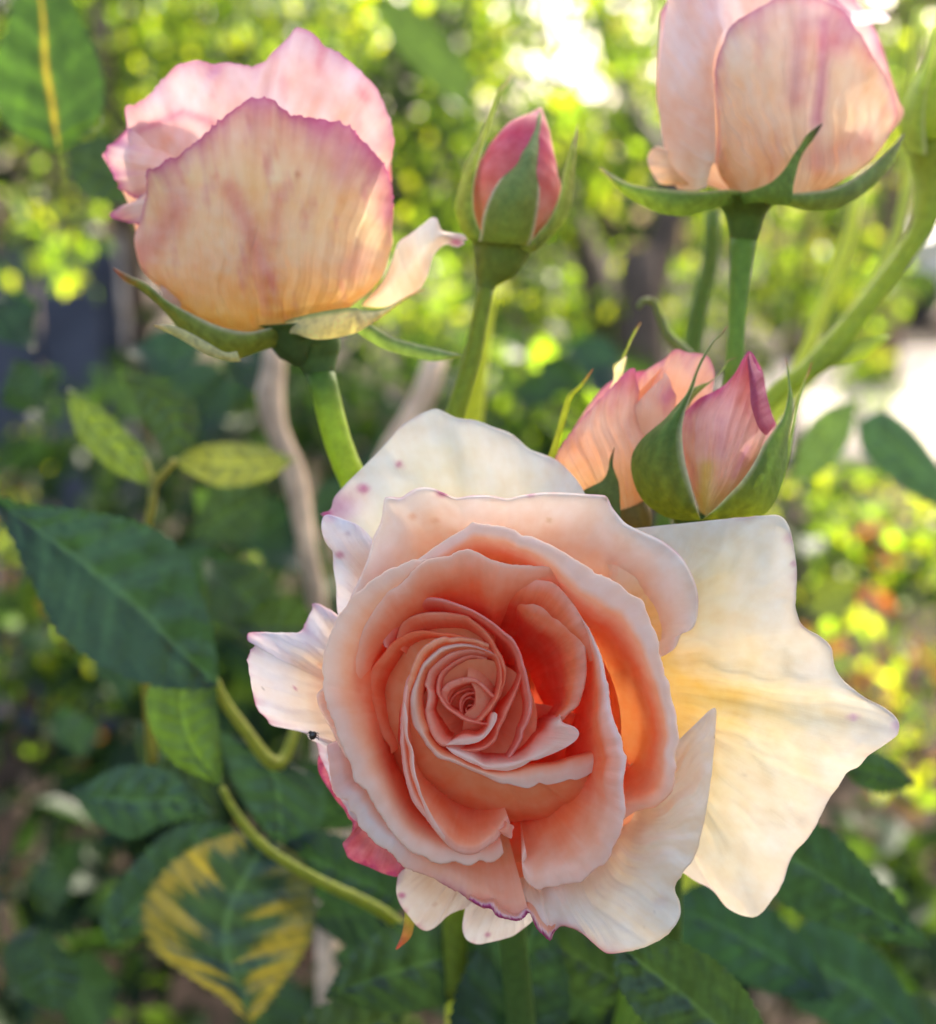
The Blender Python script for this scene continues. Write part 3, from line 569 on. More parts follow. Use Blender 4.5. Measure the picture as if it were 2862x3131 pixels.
fan(sr, [-150, -110, -90, -60, -90, -110, -110, -110, -100, -100, -110, -130, -120, -110, -120, -110, -100, -140], cat(BB([(760, 330), (850, 300), (950, 280), (1100, 240), (1250, 160), (1330, 60)]), C1([(1420, 1500), (1450, 1400), (1480, 1300)])), -200,
    [(0, -18), (.05, 0), (.3, 16), (.65, 6), (1, -60)], colfn=scol, ruf=22, ruff=4, big=12, radial=16, rufseed=19, ns=180, jag=2)

# e0 and the lower-left petal R6
ring('petal', LL([(560, 660), (535, 735), (505, 765), (497, 790), (508, 840), (545, 912), (585, 985), (620, 1060), (660, 1130)]), [-60, -45, -50, -70], rose,
     [(0, 0), (20, -8), (60, -30), (110, -110), (200, -260)], CC, [(0, WHITE), (12, (.9, .68, .55)), (60, PEACH)], ns=60, seed=4)
r6 = cat(Q3([(300, 300), (180, 370), (133, 395), (140, 500), (158, 640), (180, 800), (215, 865), (255, 892), (320, 912), (345, 1000), (405, 1060), (430, 1150), (500, 1220), (600, 1322), (720, 1392), (800, 1485), (870, 1542), (1000, 1592), (1100, 1625), (1200, 1682), (1300, 1742), (1380, 1780)]),
         BB([(450, 357), (520, 402), (575, 430), (640, 460), (690, 448), (702, 452), (700, 488), (745, 508), (800, 522), (835, 505), (862, 470)]))
def r6col(S, Tt, d, G):
    st = ramp([(0, WHITE), (45, (.86, .76, .68)), (90, (.92, .56, .40)), (190, ORNG), (420, DEEP)], d)
    st2 = ramp([(0, (.91, .56, .42)), (40, (.92, .50, .32)), (190, (.92, .42, .24)), (420, YEL)], d)
    k = sstep(.45, .62, S)[..., None]; c = st*(1-k)+st2*k
    k2 = sstep(.32, .18, S)[..., None]*.5; c = c*(1-k2)+np.array((.85, .45, .38))*k2
    e = (np.exp(-d/15)*sstep(.62, .70, S)*(.8+.4*wob(S*12, 4, 1, 3)))[..., None]; return c*(1-np.clip(e, 0, 1))+np.array(MAG)*np.clip(e, 0, 1)
ring('petal', r6, [-120, -90, -90, -80, -70, -70, -80, -90, -80, -60], rose, [(0, 0), (22, 2), (55, -10), (110, -60), (190, -130), (300, -230), (460, -380)], CC, ns=220, ntt=40, ruf=7, ruff=5, seed=23, jag=3, colfn=r6col)

te = BB([(560, 420), (600, 446), (640, 462), (676, 470), (700, 505), (750, 520), (805, 530), (840, 515), (868, 488), (884, 520), (905, 566), (935, 598), (975, 630), (984, 600), (1000, 578)])
ti = BB([(565, 405), (605, 425), (645, 436), (690, 430), (715, 470), (755, 490), (800, 500), (828, 480), (858, 458), (892, 480), (925, 530), (955, 560), (978, 575), (990, 572), (1002, 566)])
loft('petal', [(te, [-56, -44, -40, -52, -60, -56, -50]), (.5*te+.5*ti, [-48, -36, -30, -42, -50, -46, -46]), (ti, [-60, -52, -50, -60, -68, -70, -70]), (ti-np.array([0, 16]), [-110]*7)], rose, M_PET, ns=150, ntt=12, ruf=9, ruff=9, rufseed=4, jag=3,
     colfn=lambda S, Tt, d, G: ramp([(0, (.42, .06, .20)), (9, (.55, .12, .28)), (20, (.86, .60, .58)), (40, (.9, .5, .34))], d+8*wob(S*9, 3, 1, 3)))
# R5: long outer ring, upper centre round the right side to the lower right
r5 = cat(T1([(680, 960), (800, 870), (880, 820), (955, 775), (1000, 742), (1040, 742), (1110, 752), (1200, 765), (1250, 785), (1275, 808), (1330, 815), (1400, 845), (1460, 872), (1520, 905)]),
         Q2([(540, 62), (600, 82), (700, 148), (780, 190), (860, 232), (930, 280), (985, 325), (1060, 350), (1130, 385), (1215, 432), (1260, 480), (1295, 512), (1370, 545), (1425, 585), (1450, 660), (1480, 730), (1502, 800), (1548, 878), (1572, 970), (1582, 1090), (1615, 1190), (1625, 1260), (1665, 1345), (1688, 1470), (1705, 1540), (1733, 1620), (1742, 1700), (1748, 1780)]),
         Q4([(1735, 60), (1748, 130), (1752, 200), (1762, 300), (1758, 380), (1735, 440), (1722, 500), (1738, 600), (1722, 680), (1715, 770), (1690, 840), (1650, 885), (1590, 935), (1535, 975), (1440, 990), (1360, 1012), (1300, 1045), (1240, 1095), (1180, 1150)]))
def r5col(S, Tt, d, G):
    w = 1+1.0*np.exp(-((S-.44)/.13)**2)
    c = ramp([(0, WHITE), (34, (.89, .69, .59)), (54, (.94, .52, .33)), (150, ORNG), (360, (.90, .40, .12))], d/w)
    c2 = ramp([(0, LIP), (20, (.92, .60, .44)), (60, PEACH), (200, ORNG), (400, DEEP)], d); k = sstep(.80, .9, S)[..., None]
    return c*(1-k)+c2*k
ring('petal', r5, [-70, -20, 0, 10, 10, 5, 0, 0, 0, 0, -20, -60], rose, [(0, 0), (12, 3), (28, -2), (44, -18), (64, -60), (98, -150), (150, -280), (260, -430)], CC,
     wid=[1.3, 1.3, 1.2, 1.0, 1.0, 1.1, 1.1, 1.0, .9, .9, .9, 1.0, 1.4, 1.6], lw=[1, 1, 1, 1, 1.2, 2.2, 2.6, 2.0, 1.2, 1, 1, 1, 1, 1], ns=240, ntt=40, ruf=6, ruff=6, seed=31, jag=2.5, colfn=r5col)
# R4: outer ring on the left
r4 = cat(Q1([(1250, 215), (1100, 200), (1040, 188), (1000, 202), (950, 192), (900, 205), (850, 232), (790, 256), (720, 280), (660, 315), (620, 342), (560, 378), (520, 408), (470, 460), (430, 492), (380, 525), (345, 568), (310, 630), (270, 680), (240, 705), (215, 760), (195, 820), (160, 890), (135, 970), (108, 1040), (98, 1100), (88, 1180), (88, 1250), (104, 1310), (90, 1350), (96, 1420), (112, 1490), (130, 1560), (150, 1620)]),
         Q3([(175, 60), (195, 180), (235, 320), (280, 430), (320, 510), (352, 565), (365, 630), (375, 690), (402, 742), (465, 788), (500, 820), (530, 872), (560, 930), (592, 990), (645, 1062), (700, 1155), (780, 1258), (830, 1310), (880, 1360), (975, 1418), (1050, 1440), (1110, 1480), (1190, 1505), (1260, 1492), (1330, 1482), (1400, 1510), (1465, 1520), (1520, 1490), (1570, 1468), (1630, 1490), (1690, 1478), (1740, 1450), (1780, 1400)]))
ring('petal', r4, [-50, -20, -5, 0, 5, 0, 0, -10, -20, -30, -40, -70, -130], rose, [(0, 0), (18, 0), (44, -8), (74, -34), (108, -84), (146, -170), (200, -290), (300, -430)], CC,
     [(0, WHITE), (34, (.92, .65, .49)), (76, (.95, .52, .32)), (120, PEACH), (200, ORNG), (400, DEEP)], wid=[.8, .9, 1.1, 1.3, 1.4, 1.3, 1.1, .9, .8, .9, 1.0, .8], ns=240, ntt=40, ruf=5, ruff=6, seed=37, jag=2.5)
# R3: ring just inside, brightest lip at the top
r3 = cat(Q3([(640, 720), (560, 600), (500, 440), (440, 360), (400, 290), (375, 180), (355, 60)]),
         Q1([(362, 1600), (340, 1500), (332, 1380), (336, 1240), (350, 1150), (375, 1030), (400, 950), (440, 870), (480, 800), (525, 735), (575, 650), (630, 580), (670, 520), (720, 478), (790, 440), (850, 395), (895, 345), (930, 300), (965, 268), (1010, 232), (1065, 196), (1150, 176), (1240, 165), (1290, 152), (1350, 116), (1400, 102), (1450, 100), (1510, 115), (1570, 145), (1640, 185), (1720, 212)]),
         Q2([(0, 182), (60, 200), (120, 225), (180, 242), (280, 245), (380, 252), (480, 258), (560, 265), (610, 275), (660, 300), (710, 340), (760, 390)]))
ring('petal', r3, [-110, -70, -46, -32, -26, -22, -16, -10, -5, 0, -10, -40, -90], rose, [(0, 0), (14, 1), (34, -6), (60, -28), (92, -80), (130, -170), (184, -290), (260, -400)], CC,
     [(0, WHITE), (24, LIP), (66, PEACH), (150, ORNG), (340, DEEP)], wid=[.5, .5, .6, .7, .8, 1.0, 1.2, 1.3, 1.5, 1.9, 1.3, .7], ns=240, ntt=36, ruf=4, ruff=6, seed=41, jag=2)
# b1: leaf-like inner layer on the left, and two fainter layers behind it
def lay(pts, h, **k):
    c = k.pop('c', CC); st = k.pop('st', S_IN)
    if c is not CC: st = [(d, tuple(np.array(q)*(1-.0*d)*np.array((1.06, .84, .62) if d > 5 else (1.04, .92, .74)))) for d, q in st]
    return ring('petal', pts, h, rose, k.pop('prof', TIGHT), c, st, **k)
lay(cat(Q1([(660, 1000), (650, 930), (690, 850), (740, 760), (810, 690), (900, 620), (980, 575), (1060, 551), (1150, 552), (1230, 568), (1300, 592), (1400, 628), (1500, 672), (1600, 730), (1700, 800), (1780, 868)]),
        Q2([(-10, 745), (60, 780), (130, 850), (200, 930), (245, 1000), (285, 1090), (300, 1160), (325, 1230), (345, 1320), (360, 1400), (378, 1480), (382, 1560), (372, 1640), (345, 1720), (300, 1800)]),
        Q4([(340, 230), (290, 330), (230, 440), (150, 545), (100, 580)])), [-110, -100, -85, -62, -48, -40, -42, -50, -60, -75, -95, -130],
    prof=[(0, 0), (4, 0), (9, -10), (16, -40), (28, -110), (45, -190), (80, -300)], ns=220, wid=[2.5, 2.2, 1.8, 1, 1, 1, 1.1, 1, 1], seed=43, st=[(0, (.90, .56, .48)), (8, (.91, .42, .34)), (24, (.9, .30, .20)), (110, DEEP)])
lay(Q1([(770, 1000), (790, 890), (820, 800), (880, 750), (960, 712), (1050, 692), (1150, 686), (1260, 690), (1350, 702), (1440, 722), (1500, 768), (1570, 818), (1630, 880), (1680, 950), (1720, 1030), (1765, 1105), (1790, 1180), (1803, 1240), (1795, 1320), (1770, 1400), (1740, 1480), (1690, 1560), (1640, 1640)]), [-130, -110, -98, -95, -95, -98, -105, -125, -150],
    c=K1([(900, 1150)])[0], ns=180, wid=[2.5, 2.2, 1.8, 1.2, .9, .9, .9], seed=45)
lay(cat(Q3([(730, 470), (715, 405), (660, 330), (610, 240), (570, 140), (545, 40)]), Q1([(530, 1560), (508, 1440), (505, 1350), (525, 1270), (555, 1200), (620, 1120), (670, 1060), (720, 990), (790, 935), (870, 892), (950, 866), (1030, 858), (1110, 866), (1200, 880), (1300, 888), (1400, 910), (1500, 950), (1600, 1005), (1680, 1060), (1720, 1110), (1745, 1190), (1758, 1280), (1755, 1370), (1735, 1450), (1690, 1530), (1640, 1600)])), [-160, -130, -118, -112, -112, -115, -120, -130, -150],
    c=K1([(900, 1150)])[0], ns=220, wid=[2.2, 2.2, 2.2, 1.8, 1.2, .8, .7, .7], seed=47, st=[(0, (.92, .42, .26)), (10, (.92, .36, .22)), (40, (.92, .27, .14)), (140, DEEP)])
# c1: pale-lipped layer on the right whose end curls over like a spoon
lay(Q2([(150, 420), (250, 450), (330, 520), (430, 590), (540, 620), (650, 690), (700, 730), (765, 755), (815, 815), (850, 880), (872, 940), (885, 1020), (892, 1120), (895, 1230), (885, 1330), (865, 1420), (840, 1500), (815, 1560), (770, 1600), (720, 1640), (680, 1690), (640, 1740)]), [-80, -60, -45, -40, -42, -50, -70, -100],
    prof=[(0, 0), (16, 0), (40, -12), (58, -40), (80, -110), (110, -200), (160, -300)], ns=180, wid=[.6, 1.2, 1.6, 1.6, 1.5, 1.2, .7, .5], seed=49, st=[(0, (.92, .62, .45)), (14, (.93, .52, .36)), (50, ORNG), (120, DEEP)], jag=1)
lay(Q2([(-120, 430), (0, 402), (100, 372), (200, 352), (300, 362), (400, 382), (500, 392), (570, 405), (640, 455), (690, 510), (740, 570), (800, 650), (850, 735), (900, 810), (940, 880), (975, 950), (1000, 1030), (1020, 1110)]), [-95, -60, -40, -32, -28, -26, -30, -50],
    prof=[(0, 0), (16, 0), (38, -10), (60, -44), (84, -110), (120, -200), (160, -300)], ns=180, wid=[.8, 1.5, 1.8, 1.6, 1.2, .8], seed=51, st=[(0, (.92, .60, .44)), (14, (.93, .50, .34)), (50, ORNG), (120, DEEP)])
spoon_o = Q4([(640, 100), (672, 170), (700, 190), (760, 210), (800, 232), (826, 262), (830, 300), (800, 350), (740, 395), (690, 425), (600, 468), (520, 500), (440, 532), (380, 542), (320, 580), (260, 608), (190, 630), (130, 636), (0, 624), (-60, 620)])
spoon_o = cat(spoon_o, Q3([(1750, 632), (1650, 622), (1550, 592), (1450, 552), (1380, 515), (1300, 470), (1240, 412)]))
spoon_i = Q4([(660, 120), (650, 135), (620, 155), (580, 190), (545, 240), (510, 275), (470, 310), (440, 350), (410, 395), (370, 440), (330, 480), (280, 510), (220, 535), (140, 548), (40, 555), (-60, 560)])
spoon_i = cat(spoon_i, Q3([(1760, 562), (1680, 552), (1580, 528), (1500, 500), (1420, 468), (1330, 430), (1242, 404)]))
loft('petal', [(spoon_o, [-52, -36, -30, -28, -36, -44, -54, -60, -70, -90]), ((spoon_o*.55+0)[:1]*0+resample(np.c_[spoon_o, spoon_o[:, 0]*0], 100)[:, :2]*.55+resample(np.c_[spoon_i, spoon_i[:, 0]*0], 100)[:, :2]*.45, [-50, -30, -34, -36, -40, -46, -54, -60, -70, -90]),
                 (spoon_i, [-70, -60, -62, -60, -62, -66, -68, -72, -80, -96]), (inward(np.c_[resample(np.c_[spoon_i, spoon_i[:, 0]*0], 100)], CC, 25, 0)[:, :2], -150), (inward(np.c_[resample(np.c_[spoon_i, spoon_i[:, 0]*0], 100)], CC, 60, 0)[:, :2], -270)],
     rose, M_PET, ns=100, ntt=30, stops=[(0, (.93, .72, .58)), (40, (.92, .66, .50)), (70, (.93, .52, .38)), (160, DEEP)], ruf=0)
def strip(pts_o, pts_i, ho, hi, drop_to=None, stops=None, deep=60, mat=None, cent=None, ns=110):
    """narrow rolled lip between two traced lines, with its petal falling away behind it"""
    O = resample(np.c_[pts_o, pts_o[:, 0]*0], ns)[:, :2]; I = resample(np.c_[pts_i, pts_i[:, 0]*0], ns)[:, :2]
    hi_ = hi if not np.isscalar(hi) else [hi]*2; low = [v-deep*1.6 for v in hi_]; low2 = [v-deep*4 for v in hi_]; mid = [(a+b)/2+6 for a, b in zip(np.interp(np.linspace(0, 1, 5), np.linspace(0, 1, len(np.atleast_1d(ho)) if not np.isscalar(ho) else 2), ho if not np.isscalar(ho) else [ho]*2), np.interp(np.linspace(0, 1, 5), np.linspace(0, 1, len(hi_)), hi_))]
    Ic = np.c_[I, I[:, 0]*0]; c = CC if cent is None else cent
    return loft('petal', [(O, ho), (.5*O+.5*I, mid), (I, hi), (inward(Ic, c, deep*.35, 0)[:, :2], low), (inward(Ic, c, deep, 0)[:, :2], low2)], rose, mat or M_PET, ns=ns, ntt=28, stops=stops or S_MID)
# m: petal with a pale edge low on the left, opening downwards
mo = cat(Q1([(1000, 1180), (905, 1270), (868, 1350), (850, 1450), (842, 1530), (828, 1620), (822, 1720), (822, 1800)]), Q3([(818, 200), (812, 290), (818, 360), (830, 460), (838, 560), (855, 660), (880, 760), (905, 850), (940, 930), (1000, 1010), (1050, 1070), (1110, 1150), (1180, 1230), (1260, 1320), (1330, 1385), (1400, 1408), (1440, 1412), (1500, 1408), (1560, 1392), (1640, 1330), (1700, 1290), (1745, 1235), (1790, 1175), (1825, 1130), (1840, 1115)]))
ring('petal', mo, [-110, -70, -55, -50, -45, -40, -35, -35, -40, -50, -70, -90, -110], rose, [(0, 0), (8, 4), (20, 2), (38, -20), (70, -70), (110, -130), (160, -210), (240, -330)], K1([(1000, 1500)])[0],
     [(0, (.92, .70, .58)), (8, (.92, .58, .46)), (40, PEACH), (120, ORNG), (300, DEEP)], wid=[.5, .5, .5, .5, .6, .8, 1.0, 1.2, 1.2, 1.1], ns=220, ntt=36, seed=53, ruf=3, jag=1.5)
strip(Q3([(850, -10), (868, 60), (880, 150), (878, 260), (890, 340), (925, 420), (940, 500), (942, 580), (960, 680), (985, 760), (1010, 850), (1050, 940), (1095, 1030), (1140, 1110), (1200, 1205), (1260, 1290), (1310, 1350), (1375, 1400)]),
      Q3([(840, -10), (832, 60), (838, 150), (850, 260), (868, 340), (900, 430), (905, 500), (908, 580), (925, 680), (955, 760), (985, 850), (1020, 940), (1050, 1030), (1085, 1110), (1140, 1205), (1210, 1290), (1270, 1350), (1360, 1400)]),
      [-45, -30, -25, -20, -20, -30, -45], [-60, -42, -36, -32, -32, -44, -60], stops=[(0, (.92, .68, .54)), (16, (.92, .60, .46)), (40, PEACH), (90, DEEP)], deep=30, cent=np.array([1100., 2300.]))
# small torn end beside m
loft('petal', [(Q4([(120, 1240), (150, 1255), (190, 1272), (205, 1250), (205, 1200), (222, 1170), (215, 1150)]), -90), (Q4([(60, 1180), (80, 1190), (110, 1190), (130, 1180), (150, 1160), (150, 1130), (140, 1110)]), -80), (Q4([(0, 1140), (20, 1130), (40, 1120), (60, 1110), (80, 1100), (90, 1090), (90, 1080)]), -150)], rose, M_PET, ns=40, ntt=10, stops=[(0, (.92, .52, .38)), (60, ORNG)])
# d1: tall inner petal on the right, rolled lip, scooped foot
d1 = cat(Q2([(700, 620), (760, 640), (800, 655), (850, 740), (900, 810), (930, 860), (965, 940), (1000, 1010), (1030, 1080), (1050, 1150), (1062, 1210), (1080, 1300), (1102, 1390), (1112, 1500), (1125, 1600), (1150, 1690), (1185, 1790)]),
         Q4([(1135, 80), (1160, 180), (1195, 260), (1222, 330), (1232, 400), (1245, 460), (1268, 515), (1262, 590), (1250, 650), (1238, 740), (1242, 830), (1252, 900), (1258, 970), (1262, 1030), (1240, 1090), (1232, 1150), (1210, 1230), (1172, 1300), (1138, 1360), (1125, 1420), (1085, 1480), (1060, 1512), (1010, 1530), (970, 1560), (925, 1600), (880, 1645), (830, 1680), (780, 1682), (720, 1692), (650, 1702), (600, 1720), (520, 1722), (470, 1745), (420, 1735), (360, 1690), (320, 1640), (300, 1570), (315, 1500), (340, 1430)]))
def d1col(S, Tt, d, G):
    c = ramp([(0, WHITE), (18, (.90, .76, .68)), (34, (.92, .58, .42)), (90, ORNG), (260, DEEP)], d*1.1)
    c2 = ramp([(0, (.90, .72, .60)), (40, (.92, .62, .46)), (110, (.92, .48, .30)), (260, ORNG), (400, DEEP)], d)
    k = sstep(.45, .62, S)[..., None]; return c*(1-k)+c2*k
ring('petal', d1, [-50, -20, 5, 20, 30, 36, 40, 40, 36, 30, 15, 0, -10, -20, -50, -90], rose, [(0, 0), (10, 2), (22, -2), (36, -18), (58, -60), (95, -130), (150, -210), (230, -330)], np.array([1560., 2330.]),
     wid=[.45, .5, .6, .7, .8, .9, 1.1, 1.7, 2.1, 2.0, 1.6, 1.2], lw=[.5, .6, 1, 1.5, 2.4, 2.8, 2.6, 1.6, 1, 1, 1, 1], ll=22, ns=240, ntt=44, seed=57, ruf=5, ruff=7, jag=2, colfn=d1col)
# ball: the petal that wraps the heart, seen from outside below its pale lip
ball = cat(K1([(1180, 330), (1000, 262), (900, 245), (760, 228), (640, 240)]), K1([(600, 206), (560, 225), (470, 245), (410, 268), (350, 308), (290, 342), (230, 400), (180, 465), (140, 550), (105, 640), (78, 720), (60, 800), (30, 880), (10, 960), (0, 1060), (10, 1180), (5, 1300)]))
lay(ball, [-120, -100, -88, -78, -72, -72, -76, -90], c=K1([(900, 1150)])[0], prof=[(0, 0), (5, 1), (12, -4), (20, -30), (30, -90), (45, -170)], ns=140, seed=61, wid=[.8, 1, 1.4, 1.6, 1.2, .8], st=[(0, (.91, .68, .58)), (14, (.92, .58, .44)), (40, ORNG), (90, DEEP)])
lipo = cat(K1([(1240, 460), (1060, 385), (900, 340), (760, 330), (640, 350), (520, 380), (430, 440), (330, 530), (245, 620), (185, 760), (130, 910), (95, 1030), (82, 1130), (88, 1260), (105, 1380), (130, 1470)]),
           Q3([(945, 200), (985, 270), (1040, 345), (1065, 395), (1115, 445), (1150, 490), (1200, 520), (1300, 545), (1400, 585), (1500, 630), (1600, 672), (1700, 725), (1770, 748)]),
           Q4([(0, 715), (60, 735), (110, 752), (160, 748), (230, 768), (335, 790), (400, 772), (455, 740), (520, 758), (600, 748), (680, 728), (740, 708), (800, 712), (870, 690), (950, 645), (985, 610), (1040, 590), (1080, 560), (1120, 540), (1190, 505)]))
lipi = cat(K1([(1240, 470), (1060, 400), (920, 375), (780, 380), (660, 400), (540, 450), (460, 510), (370, 600), (290, 680), (240, 800), (210, 930), (190, 1050), (195, 1160), (215, 1290), (245, 1400), (290, 1500)]),
           Q3([(1010, 200), (1060, 290), (1100, 360), (1150, 420), (1220, 470), (1290, 500), (1380, 540), (1460, 580), (1550, 610), (1650, 640), (1780, 650)]),
           Q4([(60, 640), (150, 640), (240, 632), (330, 610), (430, 590), (530, 580), (640, 565), (740, 530), (840, 500), (930, 475), (1010, 435), (1090, 405), (1160, 372)]))
O = resample(np.c_[lipo, lipo[:, 0]*0], 260)[:, :2]; I = resample(np.c_[lipi, lipi[:, 0]*0], 260)[:, :2]
hO = [-115, -100, -88, -80, -74, -70, -66, -60, -52, -46, -44, -46, -52, -64, -84]; hI = [h-14 for h in hO]
Oz = np.c_[O, O[:, 0]*0]
bc = np.array([1480., 2230.])
def outr(o):
    q = Oz.copy(); dv = q[:, :2]-bc; q[:, :2] += dv/np.linalg.norm(dv, axis=1, keepdims=True)*(o*(1-.9*sstep(.80, .98, np.linspace(0, 1, len(q)))))[:, None]; return q[:, :2]
def ballcol(S, Tt, d, G):
    c = ramp([(0, DEEP), (120, (.90, .34, .16)), (250, (.92, .40, .20)), (330, (.92, .46, .26))], d)
    return c
loft('petal', [(I, [h-150 for h in hO]), (inward(np.c_[I, I[:, 0]*0], bc, 16, 0)[:, :2], [h-60 for h in hO]), (I, hI), (.5*O+.5*I, [h+2 for h in hO]), (O, hO), (outr(4), [h-8 for h in hO])], rose, M_PET, ns=260, ntt=40,
     colfn=lambda S, Tt, d, G: ramp([(0, DEEP), (.35, ORNG), (.45, PEACH), (.62, (.92, .60, .42)), (.8, (.90, .70, .56)), (1, WHITE)], Tt), jag=0)
loft('petal', [(outr(4), [h-8 for h in hO]), (outr(8), [h-20 for h in hO]), (outr(40), [h-50 for h in hO]), (outr(85), [h-100 for h in hO]), (outr(125), [h-190 for h in hO]), (outr(120), [h-300 for h in hO])], rose, M_PET, ns=260, ntt=34,
     stops=[(0, (.94, .42, .20)), (60, (.94, .36, .15)), (200, (.93, .26, .10)), (330, DEEP)])
# inner coils
kc = K1([(900, 1180)])[0]
a6 = K1([(1180, 450), (1000, 400), (850, 398), (700, 430), (620, 462), (540, 512), (470, 565), (400, 625), (340, 690), (320, 740), (300, 820), (280, 900), (310, 950), (325, 1020), (320, 1110), (305, 1190), (290, 1260), (300, 1350), (330, 1470), (370, 1570), (430, 1670), (490, 1730), (540, 1752), (600, 1745)])
lay(a6, [-130, -112, -105, -100, -98, -96, -92, -88, -86], c=kc, ns=180, seed=63, prof=[(0, 0), (6, 1), (14, -8), (24, -36), (36, -90), (60, -170)], wid=[.6, .8, 1, 1.2, 1.3, 1.3, 1.1, 1.0, 1.5, 1.6, 1.2], st=[(0, (.90, .64, .60)), (12, (.90, .52, .48)), (30, (.90, .42, .36)), (80, DEEP)])
strip(K1([(540, 1752), (650, 1742), (760, 1738), (860, 1735), (940, 1722), (1020, 1700), (1100, 1650), (1160, 1590), (1220, 1510), (1265, 1430), (1290, 1350), (1285, 1300), (1250, 1278)]),
      K1([(540, 1750), (620, 1700), (700, 1650), (780, 1605), (850, 1592), (920, 1600), (990, 1612), (1050, 1600), (1110, 1560), (1160, 1490), (1185, 1400), (1210, 1320), (1245, 1282)]), [-84, -74, -70, -70, -74, -80], [-92, -84, -82, -82, -86, -90], stops=[(0, (.92, .68, .54)), (16, (.92, .64, .50)), (30, PINK), (60, DEEP)], deep=16, cent=kc, ns=80)
lay(K1([(1150, 520), (1000, 470), (900, 475), (800, 512), (700, 560), (620, 612), (560, 660), (505, 715), (465, 790), (448, 860), (440, 940), (445, 1010), (480, 1070), (520, 1140), (560, 1195), (620, 1250), (700, 1300), (780, 1358), (860, 1398), (930, 1418), (1010, 1432), (1090, 1448), (1180, 1450), (1300, 1400), (1420, 1300)]), [-160, -140, -132, -124, -118, -112, -110, -112, -120], c=kc, ns=170, seed=65,
    prof=[(0, 0), (4, 1), (9, -8), (15, -40), (26, -90), (44, -150)], wid=[1.4, 1.4, 1.4, 1.3, 1, .8, .8], st=[(0, (.90, .58, .54)), (8, (.90, .46, .42)), (30, (.88, .34, .28)), (80, DEEP)])
lay(K1([(1130, 420), (1270, 462), (1310, 520), (1335, 600), (1348, 680), (1355, 760), (1352, 860), (1335, 960), (1305, 1060), (1260, 1140), (1210, 1220), (1150, 1300), (1090, 1370), (1030, 1415), (980, 1430)]), [-120, -108, -104, -104, -108, -116, -130], c=kc, ns=120, seed=67,
    prof=[(0, 0), (4, 0), (9, -10), (18, -50), (34, -110), (60, -180)], wid=[1, 1, 1.1, 1.2, 1.2, 1.3, 1], st=[(0, (.91, .60, .48)), (10, (.90, .44, .34)), (30, (.88, .32, .24)), (90, DEEP)])
lay(cat(K1([(1560, 420), (1620, 500), (1655, 600), (1650, 700), (1630, 800), (1590, 920), (1540, 1040), (1480, 1170), (1430, 1270), (1390, 1370), (1340, 1460), (1310, 1530), (1290, 1600), (1260, 1670), (1200, 1730), (1130, 1780), (1020, 1815), (900, 1825), (780, 1815), (680, 1790), (600, 1760)])), [-110, -100, -96, -94, -94, -94, -94, -96, -110], c=kc, ns=170, seed=69,
    prof=[(0, 0), (4, 1), (9, -8), (18, -40), (36, -90), (66, -150)], wid=[1, 1, 1, 1.2, 1.2, 1.2, 1, .8, .8], st=[(0, (.90, .58, .54)), (8, (.90, .44, .40)), (30, (.88, .32, .26)), (90, DEEP)])
lay(K1([(540, 1180), (500, 1060), (512, 990), (545, 930), (610, 870), (700, 832), (800, 803), (890, 797), (980, 812), (1060, 862), (1150, 945), (1220, 1020), (1285, 1085)]), [-150, -140, -134, -130, -130, -134, -146], c=kc, ns=110, seed=71, prof=[(0, 0), (10, 2), (20, -3), (26, -30), (32, -80), (44, -130)], wid=[1, 1.1, 1.1, .9, .5, .5, .5], st=[(0, (.90, .48, .42)), (24, (.88, .40, .34)), (60, DEEP)])
lay(K1([(840, 815), (900, 830), (940, 880), (970, 940), (988, 1000), (992, 1080), (985, 1160), (965, 1200), (930, 1235), (880, 1262), (852, 1262), (850, 1240), (862, 1205), (900, 1185), (940, 1178), (965, 1180)]), [-150, -140, -138, -136, -136, -138, -146, -150], c=K1([(900, 1150)])[0], ns=110, seed=73, prof=[(0, 0), (2, 0), (4, -10), (7, -40), (11, -80), (16, -120)], st=[(0, (.90, .50, .42)), (8, (.88, .38, .30)), (60, DEEP)])
# outer slope of that coil
co = K1([(870, 822), (930, 868), (970, 940), (988, 1000), (992, 1080), (985, 1160), (965, 1210), (930, 1245), (880, 1268), (840, 1300), (825, 1330)])
cz = np.c_[resample(np.c_[co, co[:, 0]*0], 80)]
ox = lambda o: inward(cz, K1([(850, 1120)])[0], -o, 0)[:, :2]
loft('petal', [(cz[:, :2], [-140, -138, -140]), (ox(14), -150), (ox(34), -160), (ox(60), -185), (ox(75), -230)], rose, M_PET, ns=80, ntt=20, stops=[(0, (.96, .46, .27)), (60, (.95, .34, .18)), (100, DEEP)])
lay(K1([(1000, 1010), (940, 1005), (870, 1018), (815, 1055), (780, 1110), (768, 1180), (775, 1260), (800, 1330), (850, 1395), (880, 1410)]), [-165, -158, -154, -152, -154, -160], c=K1([(910, 1200)])[0], ns=90, seed=75, prof=[(0, 0), (4, 0), (7, -12), (10, -50), (16, -90)], st=[(0, (.88, .46, .40)), (10, (.86, .34, .28)), (40, DEEP)])
lay(K1([(985, 1110), (950, 1085), (915, 1072), (870, 1085), (830, 1110), (805, 1160), (800, 1220), (815, 1290), (860, 1340)]), [-170, -162, -160, -160, -168], c=K1([(915, 1200)])[0], ns=80, seed=76, prof=[(0, 0), (2, 0), (4, -12), (7, -50), (10, -90)], st=[(0, (.88, .42, .34)), (30, DEEP)])
